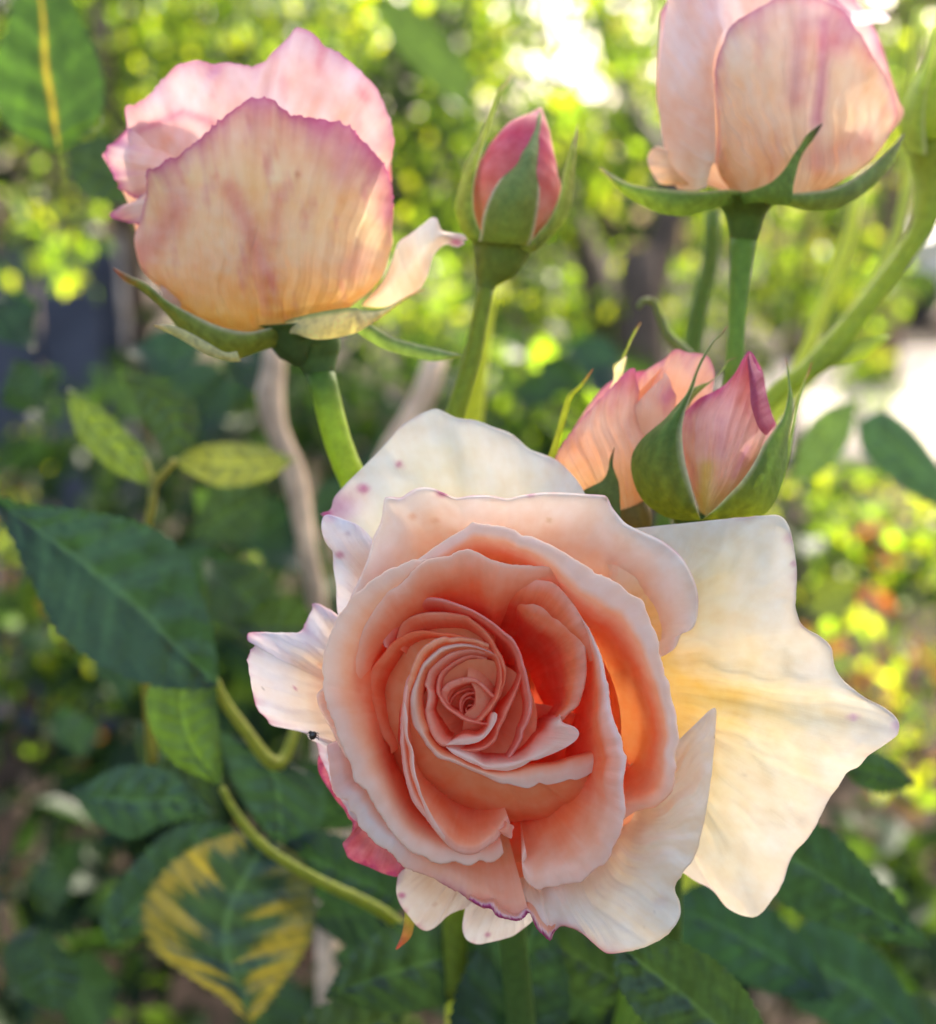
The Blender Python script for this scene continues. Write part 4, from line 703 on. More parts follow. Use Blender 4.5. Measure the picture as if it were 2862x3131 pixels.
lay(K1([(985, 960), (880, 950), (780, 980), (700, 1030), (650, 1090), (620, 1160), (610, 1230)]), [-175, -168, -166, -170], c=K1([(910, 1200)])[0], ns=80, seed=77, prof=[(0, 0), (3, 0), (6, -10), (10, -40), (16, -70)], st=[(0, (.86, .36, .28)), (30, DEEP)])
lay(K1([(985, 880), (880, 860), (780, 890), (680, 950), (620, 1030), (585, 1120), (580, 1190), (640, 1260)]), [-175, -165, -160, -165], c=K1([(910, 1200)])[0], ns=80, seed=78, prof=[(0, 0), (3, 0), (8, -12), (14, -40), (20, -70)], st=[(0, (.86, .34, .26)), (30, DEEP)])
# floor of the flower, sepal tip, hip and stem
an = np.linspace(0, 2*math.pi, 60)
def circ(r, h, c=(1480, 2230)): return (np.c_[c[0]+r*np.cos(an), c[1]+r*np.sin(an)], h)
loft('petal', [circ(420, -240), circ(390, -330), circ(300, -420), circ(180, -450), circ(10, -450)], rose, M_PET, ns=80, ntt=14, stops=[(0, (.9, .45, .2)), (300, DEEP)])
loft('petal', [*[((np.c_[1600+.98*q*np.cos(an), 2450+.84*q*np.sin(an)]), hq) for q, hq in ((358, -262), (318, -300), (200, -380), (10, -440))]], rose, M_PET, ns=80, ntt=14, stops=[(0, (.92, .5, .28)), (200, DEEP)])
kd = (1462, 2195)
loft('petal', [circ(180, -156, kd), circ(160, -162, kd), circ(120, -180, kd), circ(60, -215, kd), circ(4, -240, kd)], rose, M_PET, ns=80, ntt=14, stops=[(0, (.96, .40, .20)), (200, DEEP)])
blade('sepal', BB([(232, 470), (228, 530), (215, 600), (184, 672)]), BB([(290, 490), (278, 560), (256, 620), (190, 676)]), rose, M_GREEN, hA=-330, hB=-330, cols=((.12, .18, .03), (.30, .05, .06)), bulge=8)
tube('hip', [(1500, 2160, 120), (1500, 2200, 150), (1500, 2260, 110), (1500, 2330, 60)], rose, M_STEM, D0, col=(.06, .12, .03), hs=[-470, -520, -640, -720])
tube('stem', [(1500, 2300, 42), (1520, 2500, 40), (1560, 2800, 42), (1600, 3200, 44), (1640, 3700, 46), (1660, 4600, 50)], rose, M_STEM, D0, col=(.07, .13, .03), hs=[-700, -900, -1050, -1200, -1350, -1500])
for ang in (20, 95, 160, 230, 300):
    a = R(ang); c = np.array([1500, 2200.]); u = np.array([math.cos(a), math.sin(a)]); v = np.array([-u[1], u[0]])
    blade('sepal', np.array([c+u*100+v*50, c+u*200+v*60, c+u*300+v*30, c+u*390]), np.array([c+u*100-v*50, c+u*200-v*60, c+u*300-v*30, c+u*390]), rose, M_GREEN, hA=[-500, -470, -450, -470], hB=[-500, -470, -450, -470], bulge=-15)
# ------------------------------------------------------------------ the other blooms and buds
def side_col(mid=(.88, .62, .40), top=(.84, .62, .58), low=(.88, .58, .22), seed=1, mag=.8, band=40, streaks=(), yr=(100, 900), blot=.5):
    def f(S, Tt, d, G):
        x, y = G[..., 0], G[..., 1]; v = np.clip((y-yr[0])/(yr[1]-yr[0]), 0, 1)
        c = ramp([(0, top), (.35, mid), (.75, (np.array(mid)*.5+np.array((.9, .56, .32))*.5)), (1, low)], v)
        m = wob2(x/260, y/380, seed, 1.2, 4)
        c = c*(1+.11*m[..., None]*np.array([.15, 1, 1.8]))
        b = np.clip(wob2(x/170, y/380, seed+2, 1.1, 4)-.35, 0, 1)[..., None]*blot; c = c*(1-b)+np.array((.64, .17, .26))*b
        e = (np.exp(-d/(band*(.5+.8*np.clip(wob(S*6, seed+3, 1, 4)+.4, 0, 2))))*mag)[..., None]; c = c*(1-e)+np.array((.52, .09, .26))*e
        for pts, wdt, k, cc in streaks:
            p = np.array(pts, float); dm = np.full(x.shape, 1e9)
            for a_, b_ in zip(p[:-1], p[1:]):
                ab = b_-a_; t = np.clip(((x-a_[0])*ab[0]+(y-a_[1])*ab[1])/(ab@ab), 0, 1); dm = np.minimum(dm, np.hypot(x-a_[0]-t*ab[0], y-a_[1]-t*ab[1]))
            e = (np.exp(-(dm/wdt)**2)*k)[..., None]; c = c*(1-e)+np.array(cc)*e
        return c
    return f
RS = (.62, .14, .20)
DL = .225
lb = thing('rose', V(900, 950, DL), 'half open pink and yellow rose seen from the side, upper left', 'rose', 'roses in flower')
def shell(par, rails, base, B, seed, colf, **k):
    return loft('petal', rails, par, k.pop('pm', M_PETS), k.pop('ns', 110), k.pop('ntt', 50), base, None, colf, k.pop('ruf', 10), k.pop('ruff', 3), seed, B, **k)
# rear petals (away from the viewer)
shell(lb, [(C3([(20, 680), (160, 540), (420, 330), (800, 260), (1150, 300), (1400, 560), (1440, 800)]), -100), (C3([(140, 900), (500, 850), (900, 850), (1420, 900)]), -100), (C3([(300, 1300), (700, 1300), (1000, 1300), (1300, 1300)]), -120), (C3([(800, 1530), (900, 1540), (950, 1540), (1000, 1530)]), -160)], DL, -330, 3, side_col(seed=4))
# back upper petal
shell(lb, [(C3([(150, 640), (138, 520), (135, 440), (200, 422), (280, 352), (330, 292), (400, 238), (480, 212), (560, 232), (640, 226), (720, 240), (790, 236), (860, 172), (930, 105), (965, 58), (990, 55), (1050, 78), (1110, 142), (1200, 192), (1290, 272), (1370, 362), (1412, 450), (1442, 550), (1448, 650), (1425, 740), (1400, 820)]), [0, -10, -30, -20, 0, 10, 0]),
            (C3([(180, 760), (400, 640), (800, 560), (1150, 620), (1400, 850)]), -20), (C3([(260, 1000), (800, 900), (1380, 1000)]), -40), (C3([(600, 1450), (900, 1480), (1100, 1450)]), -80)], DL, 130, 7,
      side_col(mid=(.84, .58, .54), top=(.80, .56, .58), low=(.88, .6, .4), seed=8, mag=.6, band=26, yr=(60, 700), blot=.25, streaks=[(C3([(1090, 130), (1085, 260)]), 22, .5, RS), (C3([(1290, 370), (1310, 400)]), 20, .6, RS), (C3([(550, 290), (590, 260)]), 12, .4, (.55, .25, .5)), (C3([(200, 560), (420, 470), (560, 520)]), 14, .55, (.60, .15, .26))]), ruf=30, big=18, radial=14, jag=6, pm=M_PETT)
# left petal with crimson rim
shell(lb, [(C3([(560, 560), (540, 528), (450, 500), (350, 486), (250, 500), (160, 540), (90, 610), (30, 660), (40, 700), (65, 760), (100, 830), (125, 860), (180, 890), (190, 900), (110, 930), (60, 965), (62, 985), (110, 1000), (160, 1015), (200, 1020)]), [40, 30, 10, -10, -30, -40, -20, 0]),
            (C3([(600, 620), (500, 640), (400, 680), (330, 740), (280, 820), (260, 900), (250, 960), (240, 1010)]), 30), (C3([(640, 700), (560, 760), (480, 820), (420, 900), (360, 1000), (320, 1060)]), 10)], DL, 30, 9,
      side_col(mid=(.88, .60, .50), top=(.85, .58, .54), low=(.6, .15, .3), seed=10, mag=.95, band=30, yr=(300, 760), blot=.35), circ=False, ntt=40, jag=8, pm=M_PETT)
# broad front petal
fr_rim = C3([(205, 1010), (222, 930), (238, 850), (234, 765), (262, 742), (290, 736), (338, 702), (370, 690), (400, 684), (425, 655), (450, 636), (490, 606), (530, 560), (560, 540), (590, 510), (618, 492), (650, 465), (690, 440), (720, 415), (765, 400), (830, 397), (870, 420), (892, 450), (950, 482), (1000, 488), (1050, 497), (1150, 512), (1240, 542), (1300, 612), (1370, 682), (1412, 745), (1440, 830), (1448, 950), (1438, 1055)])
shell(lb, [(fr_rim, [-20, -20, 10, 20, 20, 20, 10, -10, -30]), (C3([(178, 1080), (330, 960), (500, 880), (700, 800), (850, 780), (1050, 800), (1250, 880), (1380, 980), (1445, 1110)]), 0),
            (C3([(185, 1150), (400, 1120), (650, 1080), (850, 1070), (1100, 1080), (1280, 1110), (1425, 1170)]), 0), (C3([(215, 1240), (450, 1290), (700, 1290), (900, 1280), (1100, 1280), (1280, 1280), (1400, 1260)]), -10),
            (C3([(300, 1330), (480, 1430), (700, 1450), (880, 1430), (1050, 1400), (1200, 1380), (1340, 1340)]), -40), (C3([(420, 1440), (560, 1510), (740, 1535), (880, 1500), (980, 1470), (1090, 1440), (1250, 1410)]), -90), (C3([(820, 1560), (880, 1575), (940, 1575), (1000, 1565), (1050, 1555), (1080, 1550)]), -140)], DL, 250, 11,
      side_col(mid=(.91, .77, .42), top=(.88, .60, .46), low=(.93, .58, .15), seed=12, mag=.9, band=46, yr=(330, 960), blot=.45,
               streaks=[(C3([(640, 840), (720, 1000), (790, 1180), (830, 1290)]), 34, .5, RS), (C3([(820, 1290), (850, 1450)]), 16, .5, (.72, .35, .10)), (C3([(880, 880), (860, 1100)]), 24, .35, RS), (C3([(1300, 610), (1380, 740), (1420, 950)]), 60, .55, (.55, .12, .28)), (C3([(1050, 500), (1180, 600), (1200, 760)]), 60, .5, (.58, .16, .34)), (C3([(230, 1150), (350, 1020), (400, 900)]), 50, .5, (.62, .18, .24)), (C3([(980, 770), (975, 785)]), 9, .7, (.5, .2, .1)), (C3([(1280, 1180), (1250, 1240)]), 50, .35, RS),
                        (C3([(1000, 850), (1000, 1100)]), 60, .3, (.9, .78, .48)), (C3([(420, 860), (600, 960)]), 30, .35, (.86, .72, .5))]),
      ruf=16, big=22, radial=20, ns=160, ntt=70, jag=9, ruff=4)
# crease that folds over low on the left
shell(lb, [(C3([(300, 1310), (330, 1390), (400, 1430), (430, 1320), (420, 1300)]), [60, 90, 60]), (C3([(300, 1290), (360, 1330), (400, 1370), (420, 1330), (425, 1300)]), [70, 120, 90])], DL, 20, 13, side_col(seed=13, mag=0, blot=0, low=(.86, .62, .5), mid=(.86, .62, .52)), ns=40, ntt=10, ruf=0)
# pale petal flaring right
shell(lb, [(C3([(1300, 1400), (1330, 1370), (1400, 1290), (1440, 1200), (1470, 1110), (1530, 1065), (1600, 1010), (1632, 985), (1660, 990), (1672, 1020), (1690, 1050), (1740, 1060), (1790, 1068), (1812, 1095)]), [20, 40, 60, 40, 20]), (C3([(1300, 1405), (1380, 1360), (1450, 1300), (1540, 1210), (1610, 1130), (1680, 1075), (1740, 1085), (1790, 1100)]), [40, 70, 90, 80, 30]),
            (C3([(1290, 1420), (1400, 1425), (1490, 1390), (1570, 1340), (1615, 1270), (1640, 1180), (1700, 1120), (1760, 1132), (1800, 1112)]), [20, 30, 30, 20, 20])], DL, 0, 15,
      side_col(mid=(.86, .74, .58), top=(.84, .78, .72), low=(.88, .62, .34), seed=16, mag=.25, band=8, yr=(650, 960), blot=.15, streaks=[(C3([(1745, 1105), (1765, 1110)]), 14, .8, MAG)]), ruf=8, ntt=30)
GC = ((.09, .15, .035), (.12, .15, .04))
def scolr(base=(.11, .15, .03), tip=(.20, .07, .05), edge=(.45, .42, .30), ew=.8, inner=None):
    def f(S, T, G):
        c = 1.35*np.array(base)*(1-sstep(.8, 1, T)[..., None])+np.array(tip)*sstep(.8, 1, T)[..., None]
        c = c*(1+.18*wob2(G[..., 0]/60, G[..., 1]/60, 4, 1, 3)[..., None]); e = sstep(ew, 1, S)[..., None]*.85; return c*(1-e)+np.array(edge)*e
    return f
blade('sepal', C3([(930, 1600), (800, 1640), (650, 1682), (500, 1640), (400, 1535), (300, 1420), (200, 1335), (130, 1298), (74, 1236)]), C3([(930, 1500), (870, 1515), (740, 1545), (600, 1520), (450, 1452), (330, 1385), (240, 1310), (160, 1272), (76, 1232)]), lb, M_GREEN, DL, [60, 150, 160, 120, 80, 60], [60, 190, 220, 180, 120, 60], bulge=30, colfn=scolr())
blade('sepal', C3([(700, 1690), (640, 1690), (520, 1650), (400, 1580), (330, 1545), (272, 1518)]), C3([(680, 1640), (620, 1645), (540, 1600), (430, 1540), (350, 1512), (276, 1512)]), lb, M_GREEN, DL, 200, 210, bulge=8, colfn=scolr((.36, .34, .18), (.5, .4, .3)))
blade('sepal', C3([(900, 1560), (960, 1555), (1080, 1585), (1250, 1555), (1350, 1500), (1430, 1445), (1520, 1380), (1602, 1338)]), C3([(900, 1500), (960, 1478), (1090, 1448), (1250, 1425), (1300, 1440), (1400, 1432), (1500, 1378), (1600, 1335)]), lb, M_GREEN, DL, [100, 200, 210, 150, 90, 40], [100, 210, 240, 170, 100, 40], bulge=14, colfn=scolr((.40, .38, .22), (.3, .12, .08), (.12, .2, .05), .75))
blade('sepal', C3([(1240, 1530), (1330, 1590), (1420, 1640), (1540, 1672), (1650, 1690), (1780, 1668)]), C3([(1270, 1480), (1350, 1515), (1440, 1570), (1550, 1602), (1650, 1625), (1782, 1660)]), lb, M_GREEN, DL, [0, 10, 20], [0, 10, 20], bulge=16, colfn=scolr((.07, .12, .05), (.1, .14, .06), (.3, .34, .22)))
tube('hip', [tuple(C3([(990, 1500)])[0])+(150,), tuple(C3([(1000, 1570)])[0])+(96,), tuple(DD([(618, 672)])[0])+(84,), tuple(DD([(624, 705)])[0])+(66,), tuple(DD([(632, 738)])[0])+(44,)], lb, M_STEM, DL, hs=[30, 20, 10, 0, 0], col=(.08, .15, .045))
tube('stem', [tuple(DD([p[:2]])[0])+(p[2],) for p in [(628, 728, 46), (640, 770, 43), (654, 830, 43), (672, 890, 43), (698, 950, 44), (730, 1020, 44), (800, 1200, 44), (900, 1500, 46), (1000, 2050, 50), (1040, 2900, 52)]], lb, M_STEM, DL, hs=[0, 0, 0, 0, -10, -40, -300, -700, -1000, -1200], colfn=lambda s_: np.array((.06, .13, .03))*(1-sstep(.0, .05, s_)[..., None])+np.array((.26, .36, .03))*sstep(.0, .05, s_)[..., None], n=60)  # sunlight painted in: the colour turns bright yellow green below the hip

# centre bud
DB = .235
bud = thing('rose_bud', V(1560, 900, DB), 'closed pink and green bud on a long stem at the centre of the picture', 'rose bud', 'rose buds')
def f4(l): return [tuple(C4([(x, y)])[0])+(r_*600/1100,) for x, y, r_ in l]
def pinkc(s): return ramp([(0, (.86, .55, .26)), (.35, (.78, .24, .18)), (.7, (.66, .10, .17)), (1, (.66, .3, .3))], s)
tube('petals', f4([(450, 990, 60), (460, 930, 170), (485, 830, 225), (510, 720, 246), (520, 620, 236), (540, 530, 205), (570, 430, 160), (605, 350, 108), (630, 290, 50), (648, 240, 8)]), bud, M_PETV, DB, colfn=pinkc, seg=28, n=50, bumpy=.012)
blade('sepal', C4([(300, 985), (312, 930), (322, 850), (352, 760), (385, 690), (430, 620), (475, 565), (520, 490), (560, 425), (600, 350), (642, 262)]), C4([(585, 1010), (610, 940), (628, 850), (640, 760), (644, 690), (645, 620), (646, 560), (648, 480), (648, 420), (650, 350), (652, 262)]), bud, M_GREEN, DB, [100, 140, 165, 160, 135, 110, 80, 40], [90, 120, 145, 140, 120, 100, 80, 40], bulge=60, colfn=lambda S, T, G: (lambda c, e: c*(1-e)+np.array((.55, .56, .46))*e)(np.array((.17, .26, .04))*(1-T[..., None])+np.array((.17, .27, .12))*T[..., None], (sstep(.85, 1, np.abs(2*S-1))*.9)[..., None]))
blade('sepal', C4([(340, 1010), (262, 985), (205, 925), (170, 830), (168, 770), (185, 690), (220, 560), (262, 480), (300, 400), (350, 280), (385, 180), (400, 140), (450, 90), (492, 32)]), C4([(400, 1000), (320, 940), (285, 860), (272, 790), (272, 700), (290, 590), (318, 480), (345, 400), (380, 290), (408, 210), (420, 160), (468, 100), (494, 40)]), bud, M_GREEN, DB, [60, 60, 30, 0, -20, -40], [90, 100, 90, 50, 0, -40], bulge=18, colfn=scolr((.10, .15, .03), (.2, .2, .1), (.35, .4, .25), .85))
blade('sepal', C4([(520, 1040), (600, 1050), (660, 1010), (720, 950), (785, 880), (820, 790), (835, 680), (842, 560), (850, 450), (858, 320)]), C4([(500, 990), (590, 980), (640, 930), (690, 870), (735, 780), (762, 690), (775, 610), (800, 520), (825, 430), (856, 325)]), bud, M_GREEN, DB, [60, 40, 20, 0, -20], [100, 90, 60, 20, -20], bulge=14, colfn=scolr((.09, .14, .04), (.3, .25, .25), (.3, .36, .25), .85))
for hs_, xx in ((-60, 640), (-80, 500)):
    blade('sepal', C4([(xx-90, 1000), (xx-120, 800), (xx-60, 500), (xx, 300)]), C4([(xx+90, 1000), (xx+120, 800), (xx+60, 500), (xx+4, 300)]), bud, M_GREEN, DB, hs_*2, hs_*2, bulge=-30)
tube('hip', f4([(440, 960, 120), (430, 1000, 172), (415, 1060, 152), (390, 1120, 130), (365, 1170, 96), (345, 1220, 60), (335, 1260, 48)]), bud, M_STEM, DB, col=(.15, .22, .04), n=30)
tube('stem', f4([(338, 1240, 50), (325, 1330, 46), (305, 1430, 47), (272, 1600, 50), (235, 1740, 52), (190, 1880, 54), (140, 2050, 56), (80, 2300, 56), (60, 2800, 60), (100, 3600, 62), (180, 5200, 70)]), bud, M_STEM, DB, col=(.17, .23, .025), n=60, hs=[0, 0, 0, 0, 0, 0, -20, -80, -300, -500, -700])

# right bloom
DR = .235
rb = thing('rose', V(2290, 620, DR), 'pale peach rose cut by the top edge at the upper right', 'rose', 'roses in flower')
shell(rb, [(C5([(560, 60), (700, -120), (1000, -200), (1300, -160), (1540, 100), (1670, 460)]), -10), (C5([(550, 500), (1000, 460), (1680, 560)]), -10), (C5([(680, 800), (1000, 820), (1450, 780)]), -80), (C5([(880, 900), (980, 900), (1080, 900)]), -120)], DR, -340, 21, side_col(seed=22))
shell(rb, [(C5([(600, 40), (700, -100), (950, -140), (1250, -100), (1450, 60)]), -20), (C5([(640, 400), (1000, 350), (1450, 400)]), -20), (C5([(880, 880), (980, 880), (1080, 880)]), -90)], DR, 150, 23, side_col(seed=24, top=(.84, .66, .60)))
shell(rb, [(C5([(1380, 90), (1440, 58), (1500, 50), (1560, 50), (1610, 60), (1632, 85), (1610, 105)]), -40), (C5([(1380, 120), (1440, 110), (1500, 118), (1560, 108), (1600, 108)]), -60)], DR, 0, 25, side_col(seed=26, mag=.1, top=(.84, .76, .76)), ns=40, ntt=10)
shell(rb, [(C5([(640, 860), (560, 855), (520, 800), (500, 745), (515, 700), (545, 680), (580, 690)]), 40), (C5([(700, 860), (640, 800), (600, 740), (600, 700)]), 80)], DR, 20, 27, side_col(seed=28, mag=.15, yr=(300, 600)), ns=40, ntt=16)
shell(rb, [(C5([(820, 760), (830, 600), (815, 400), (820, 300), (860, 180), (890, 120), (960, 70), (1050, 20), (1130, -10), (1250, -20), (1340, 10), (1400, 42), (1430, 70), (1455, 110), (1500, 170), (1550, 260), (1590, 320), (1620, 372), (1650, 460), (1665, 530), (1640, 600)]), [60, 60, 40, 20, 0, 0, -10, -20]),
            (C5([(830, 800), (880, 500), (1000, 300), (1200, 240), (1400, 320), (1560, 450), (1620, 640)]), [60, 40, 10, 0, -20]), (C5([(850, 840), (960, 640), (1150, 560), (1350, 600), (1500, 660), (1590, 690)]), 0), (C5([(880, 870), (1000, 800), (1150, 780), (1350, 790), (1480, 780), (1540, 750)]), -20), (C5([(900, 905), (1000, 910), (1100, 905), (1200, 900), (1330, 880), (1440, 820)]), -60)], DR, 240, 29,
      side_col(mid=(.91, .73, .50), top=(.87, .66, .56), low=(.93, .62, .34), seed=30, mag=.7, band=30, yr=(0, 600), blot=.2, streaks=[(C5([(1230, 120), (1200, 300), (1190, 460)]), 34, .5, (.62, .25, .35)), (C5([(1320, 100), (1310, 400), (1290, 560)]), 22, .6, (.6, .2, .38)), (C5([(1280, 560), (1280, 760)]), 24, .3, RS), (C5([(1420, 80), (1380, 200)]), 46, .6, (.6, .14, .3)), (C5([(1300, 760), (1500, 640)]), 40, .3, RS)]), ruf=16, big=24, radial=16, jag=4, ns=140, ntt=60)
shell(rb, [(C5([(640, 880), (600, 800), (572, 640), (555, 500), (556, 300), (575, 150), (590, 40), (610, -80), (700, -120), (860, -110), (920, -60)]), [20, 10, 20, 30, 30]), (C5([(680, 885), (680, 700), (660, 400), (690, 150), (740, 0), (860, -20)]), [60, 70, 70, 50]), (C5([(730, 885), (760, 700), (760, 400), (780, 200), (830, 60), (880, 20)]), [90, 100, 100, 60]), (C5([(775, 872), (800, 770), (818, 740), (815, 500), (806, 300), (845, 160), (920, 60)]), [90, 100, 100, 70])], DR, 80, 31,
      side_col(mid=(.88, .72, .62), top=(.85, .68, .62), low=(.90, .64, .40), seed=32, mag=.12, band=10, yr=(0, 600), blot=.08), circ=False, ruf=4, radial=6)
blade('sepal', C5([(960, 950), (850, 960), (700, 1002), (600, 1000), (520, 978), (430, 932), (345, 860), (275, 784)]), C5([(960, 890), (880, 882), (790, 888), (700, 888), (600, 880), (500, 868), (400, 846), (280, 776)]), rb, M_GREEN, DR, [60, 190, 200, 160, 110, 60], [60, 220, 250, 200, 140, 70], bulge=20, colfn=scolr((.09, .15, .03), (.2, .2, .15), (.38, .36, .2), .8))
blade('sepal', C5([(1000, 960), (1130, 955), (1280, 982), (1420, 955), (1540, 872), (1640, 762), (1700, 622)]), C5([(1000, 910), (1150, 902), (1330, 882), (1420, 850), (1500, 800), (1600, 716), (1692, 618)]), rb, M_GREEN, DR, [60, 180, 200, 140, 60, 0], [60, 210, 230, 160, 70, 0], bulge=20, colfn=scolr((.08, .13, .04), (.1, .12, .08), (.42, .40, .28), .8))
blade('sepal', C5([(950, 950), (1020, 940), (1160, 950), (1180, 860), (1205, 760), (1232, 700), (1270, 650), (1315, 580)]), C5([(920, 900), (1000, 880), (1080, 845), (1140, 785), (1180, 720), (1210, 680), (1248, 622), (1312, 574)]), rb, M_GREEN, DR, [150, 280, 300, 270, 250, 240], [150, 290, 300, 270, 250, 240], bulge=14, colfn=scolr((.08, .14, .03), (.05, .04, .03), (.14, .22, .05), .85))
def f5(l): return [tuple(C5([(x, y)])[0])+(r_*.6576,) for x, y, r_ in l]
tube('hip', f5([(960, 900, 200), (960, 950, 130), (958, 1000, 92), (954, 1060, 76), (950, 1110, 64)]), rb, M_STEM, DR, col=(.12, .20, .04), hs=[40, 30, 20, 10, 0])
tube('stem', f5([(952, 1080, 66), (940, 1200, 56), (930, 1320, 48), (918, 1500, 40), (905, 1700, 42), (880, 1900, 44), (850, 2400, 46), (700, 3400, 50), (300, 5200, 60)]), rb, M_STEM, DR, col=(.15, .25, .04), n=50, hs=[0, 0, 0, 0, 0, -50, -300, -500, -700])

# pair of opening buds behind the open rose
DP = .213
pk = thing('rose_bud', V(2140, 1580, DP), 'dusky pink bud wrapped in two broad green sepals above the open rose', 'rose bud', 'rose buds')
pinkcol = side_col(mid=(.70, .38, .36), top=(.50, .09, .17), low=(.74, .58, .24), seed=51, mag=.8, band=20, yr=(C6([(0, 420)])[0][1], C6([(0, 1450)])[0][1]), blot=.6, streaks=[(C6([(1190, 640), (1080, 690), (990, 770)]), 14, .7, (.45, .07, .2)), (C6([(1210, 850), (1200, 1050)]), 20, .4, (.5, .25, .35)), (C6([(1380, 1020), (1290, 1200)]), 14, .4, (.6, .2, .35)), (C6([(1110, 1150), (1075, 1440)]), 26, .8, (.72, .60, .16))])
shell(pk, [(C6([(985, 760), (1060, 690), (1200, 620), (1290, 530), (1340, 440), (1372, 392), (1395, 378), (1420, 400), (1440, 440), (1445, 480), (1480, 520), (1500, 640), (1530, 760), (1560, 862)]), [0, 20, 30, 30, 20, 0, -10]), (C6([(950, 860), (1120, 800), (1280, 740), (1400, 760), (1500, 930)]), 20), (C6([(950, 1000), (1100, 1000), (1300, 980), (1440, 1090)]), 10), (C6([(1000, 1250), (1090, 1260), (1200, 1250), (1310, 1290)]), -20), (C6([(1080, 1490), (1090, 1492), (1100, 1492), (1110, 1490)]), -90)], DP, 130, 53, pinkcol, ns=90, ntt=50, ruf=8, big=12, radial=12, jag=3)
shell(pk, [(C6([(960, 780), (1060, 690), (1200, 620), (1290, 530), (1340, 440), (1372, 392), (1395, 378), (1440, 440), (1480, 520), (1500, 640), (1530, 760), (1570, 862)]), -6), (C6([(930, 1000), (1250, 1000), (1500, 1050)]), -6), (C6([(1080, 1490), (1090, 1492), (1110, 1490)]), -90)], DP, -130, 54, pinkcol, ns=50, ntt=20)
shell(pk, [(C6([(1400, 380), (1420, 420), (1450, 500), (1480, 520), (1500, 640), (1525, 740), (1560, 860), (1550, 880)]), [150, 150, 130, 90]), (C6([(1385, 400), (1400, 480), (1420, 560), (1440, 640), (1450, 740), (1470, 820), (1510, 900), (1525, 910)]), [200, 200, 190, 130]), (C6([(1372, 420), (1385, 520), (1395, 620), (1400, 720), (1420, 800), (1450, 880), (1490, 930), (1510, 930)]), [170, 190, 180, 120])], DP, 0, 55, side_col(mid=(.50, .13, .19), top=(.50, .12, .18), low=(.5, .14, .2), seed=3, mag=.2), ns=50, ntt=16, ruf=10)
sg = lambda S, T, G: (lambda c, e: c*(1-e)+np.array((.50, .52, .42))*e)(((np.array((.14, .19, .02))*(1-sstep(.15, .5, T))[..., None]+np.array((.085, .17, .045))*sstep(.15, .5, T)[..., None])*(1-sstep(.93, 1, T)[..., None])+np.array((.25, .08, .1))*sstep(.93, 1, T)[..., None])*(1+.15*wob2(G[..., 0]/40, G[..., 1]/70, 3, 1, 3)[..., None])*(.86+.2*np.exp(-((S-.5)/.1)**2))[..., None], (sstep(.88, 1, S)*.8)[..., None])
blade('sepal', C6([(1070, 1500), (960, 1500), (850, 1482), (770, 1440), (700, 1385), (650, 1310), (620, 1230), (606, 1150), (612, 1070), (640, 1010), (690, 945), (760, 885), (830, 825), (900, 745), (960, 680), (1000, 600), (1030, 520), (1060, 450), (1100, 380), (1150, 310), (1200, 260), (1245, 208)]), C6([(1072, 1500), (1050, 1440), (1030, 1370), (1010, 1290), (990, 1210), (970, 1130), (955, 1050), (948, 970), (946, 890), (958, 810), (970, 760), (985, 720), (1000, 680), (1015, 640), (1030, 590), (1045, 530), (1070, 470), (1095, 420), (1125, 370), (1160, 310), (1205, 270), (1247, 212)]), pk, M_GREEN, DP, [60, 60, 50, 50, 60, 80, 80, 60, 40], [150, 190, 190, 180, 150, 110, 80, 60, 40], bulge=80, colfn=sg, nl=60)
blade('sepal', C6([(1075, 1500), (1200, 1510), (1330, 1502), (1450, 1480), (1530, 1420), (1590, 1310), (1630, 1180), (1645, 1050), (1650, 950), (1668, 850), (1682, 760), (1680, 680), (1664, 600), (1650, 500), (1632, 415)]), C6([(1072, 1498), (1110, 1465), (1180, 1405), (1260, 1320), (1320, 1260), (1380, 1180), (1430, 1100), (1480, 1000), (1530, 930), (1580, 860), (1610, 810), (1635, 730), (1648, 640), (1642, 540), (1630, 420)]), pk, M_GREEN, DP, [60, 40, 20, 0, 0, 0, -10], [120, 140, 150, 120, 70, 20, -10], bulge=40, colfn=sg, nl=60)
blade('sepal', C6([(1550, 1300), (1640, 1150), (1690, 900), (1720, 740), (1760, 600), (1790, 520), (1805, 450)]), C6([(1500, 1300), (1600, 1100), (1660, 900), (1690, 760), (1735, 610), (1775, 520), (1802, 448)]), pk, M_GREEN, DP, -90, -90, bulge=6, colfn=scolr((.08, .13, .05)))
blade('sepal', C6([(980, 760), (1020, 690), (1090, 620), (1160, 560), (1220, 500), (1260, 440), (1310, 420)]), C6([(975, 770), (1000, 640), (1060, 600), (1130, 575), (1200, 510), (1245, 440), (1305, 418)]), pk, M_GREEN, DP, -20, -20, bulge=6, colfn=scolr((.10, .16, .06)))
tube('hip', [tuple(C6([(1080, 1440)])[0])+(90,), tuple(C6([(1080, 1540)])[0])+(84,), tuple(C6([(1060, 1640)])[0])+(60,), tuple(C6([(1040, 1720)])[0])+(36,)], pk, M_STEM, DP, hs=[-30, -40, -60, -80], col=(.08, .14, .03))
tube('stem', [tuple(C6([p[:2]])[0])+(p[2],) for p in [(1045, 1700, 34), (1000, 2000, 32), (900, 3000, 34), (850, 4500, 40)]], pk, M_STEM, DP, hs=[-80, -160, -500, -900], col=(.08, .14, .03))
pc = thing('rose_bud', V(1860, 1520, DP+.008), 'peach and crimson half open bud left of the dusky pink bud', 'rose bud', 'rose buds')
DQ = DP+.006
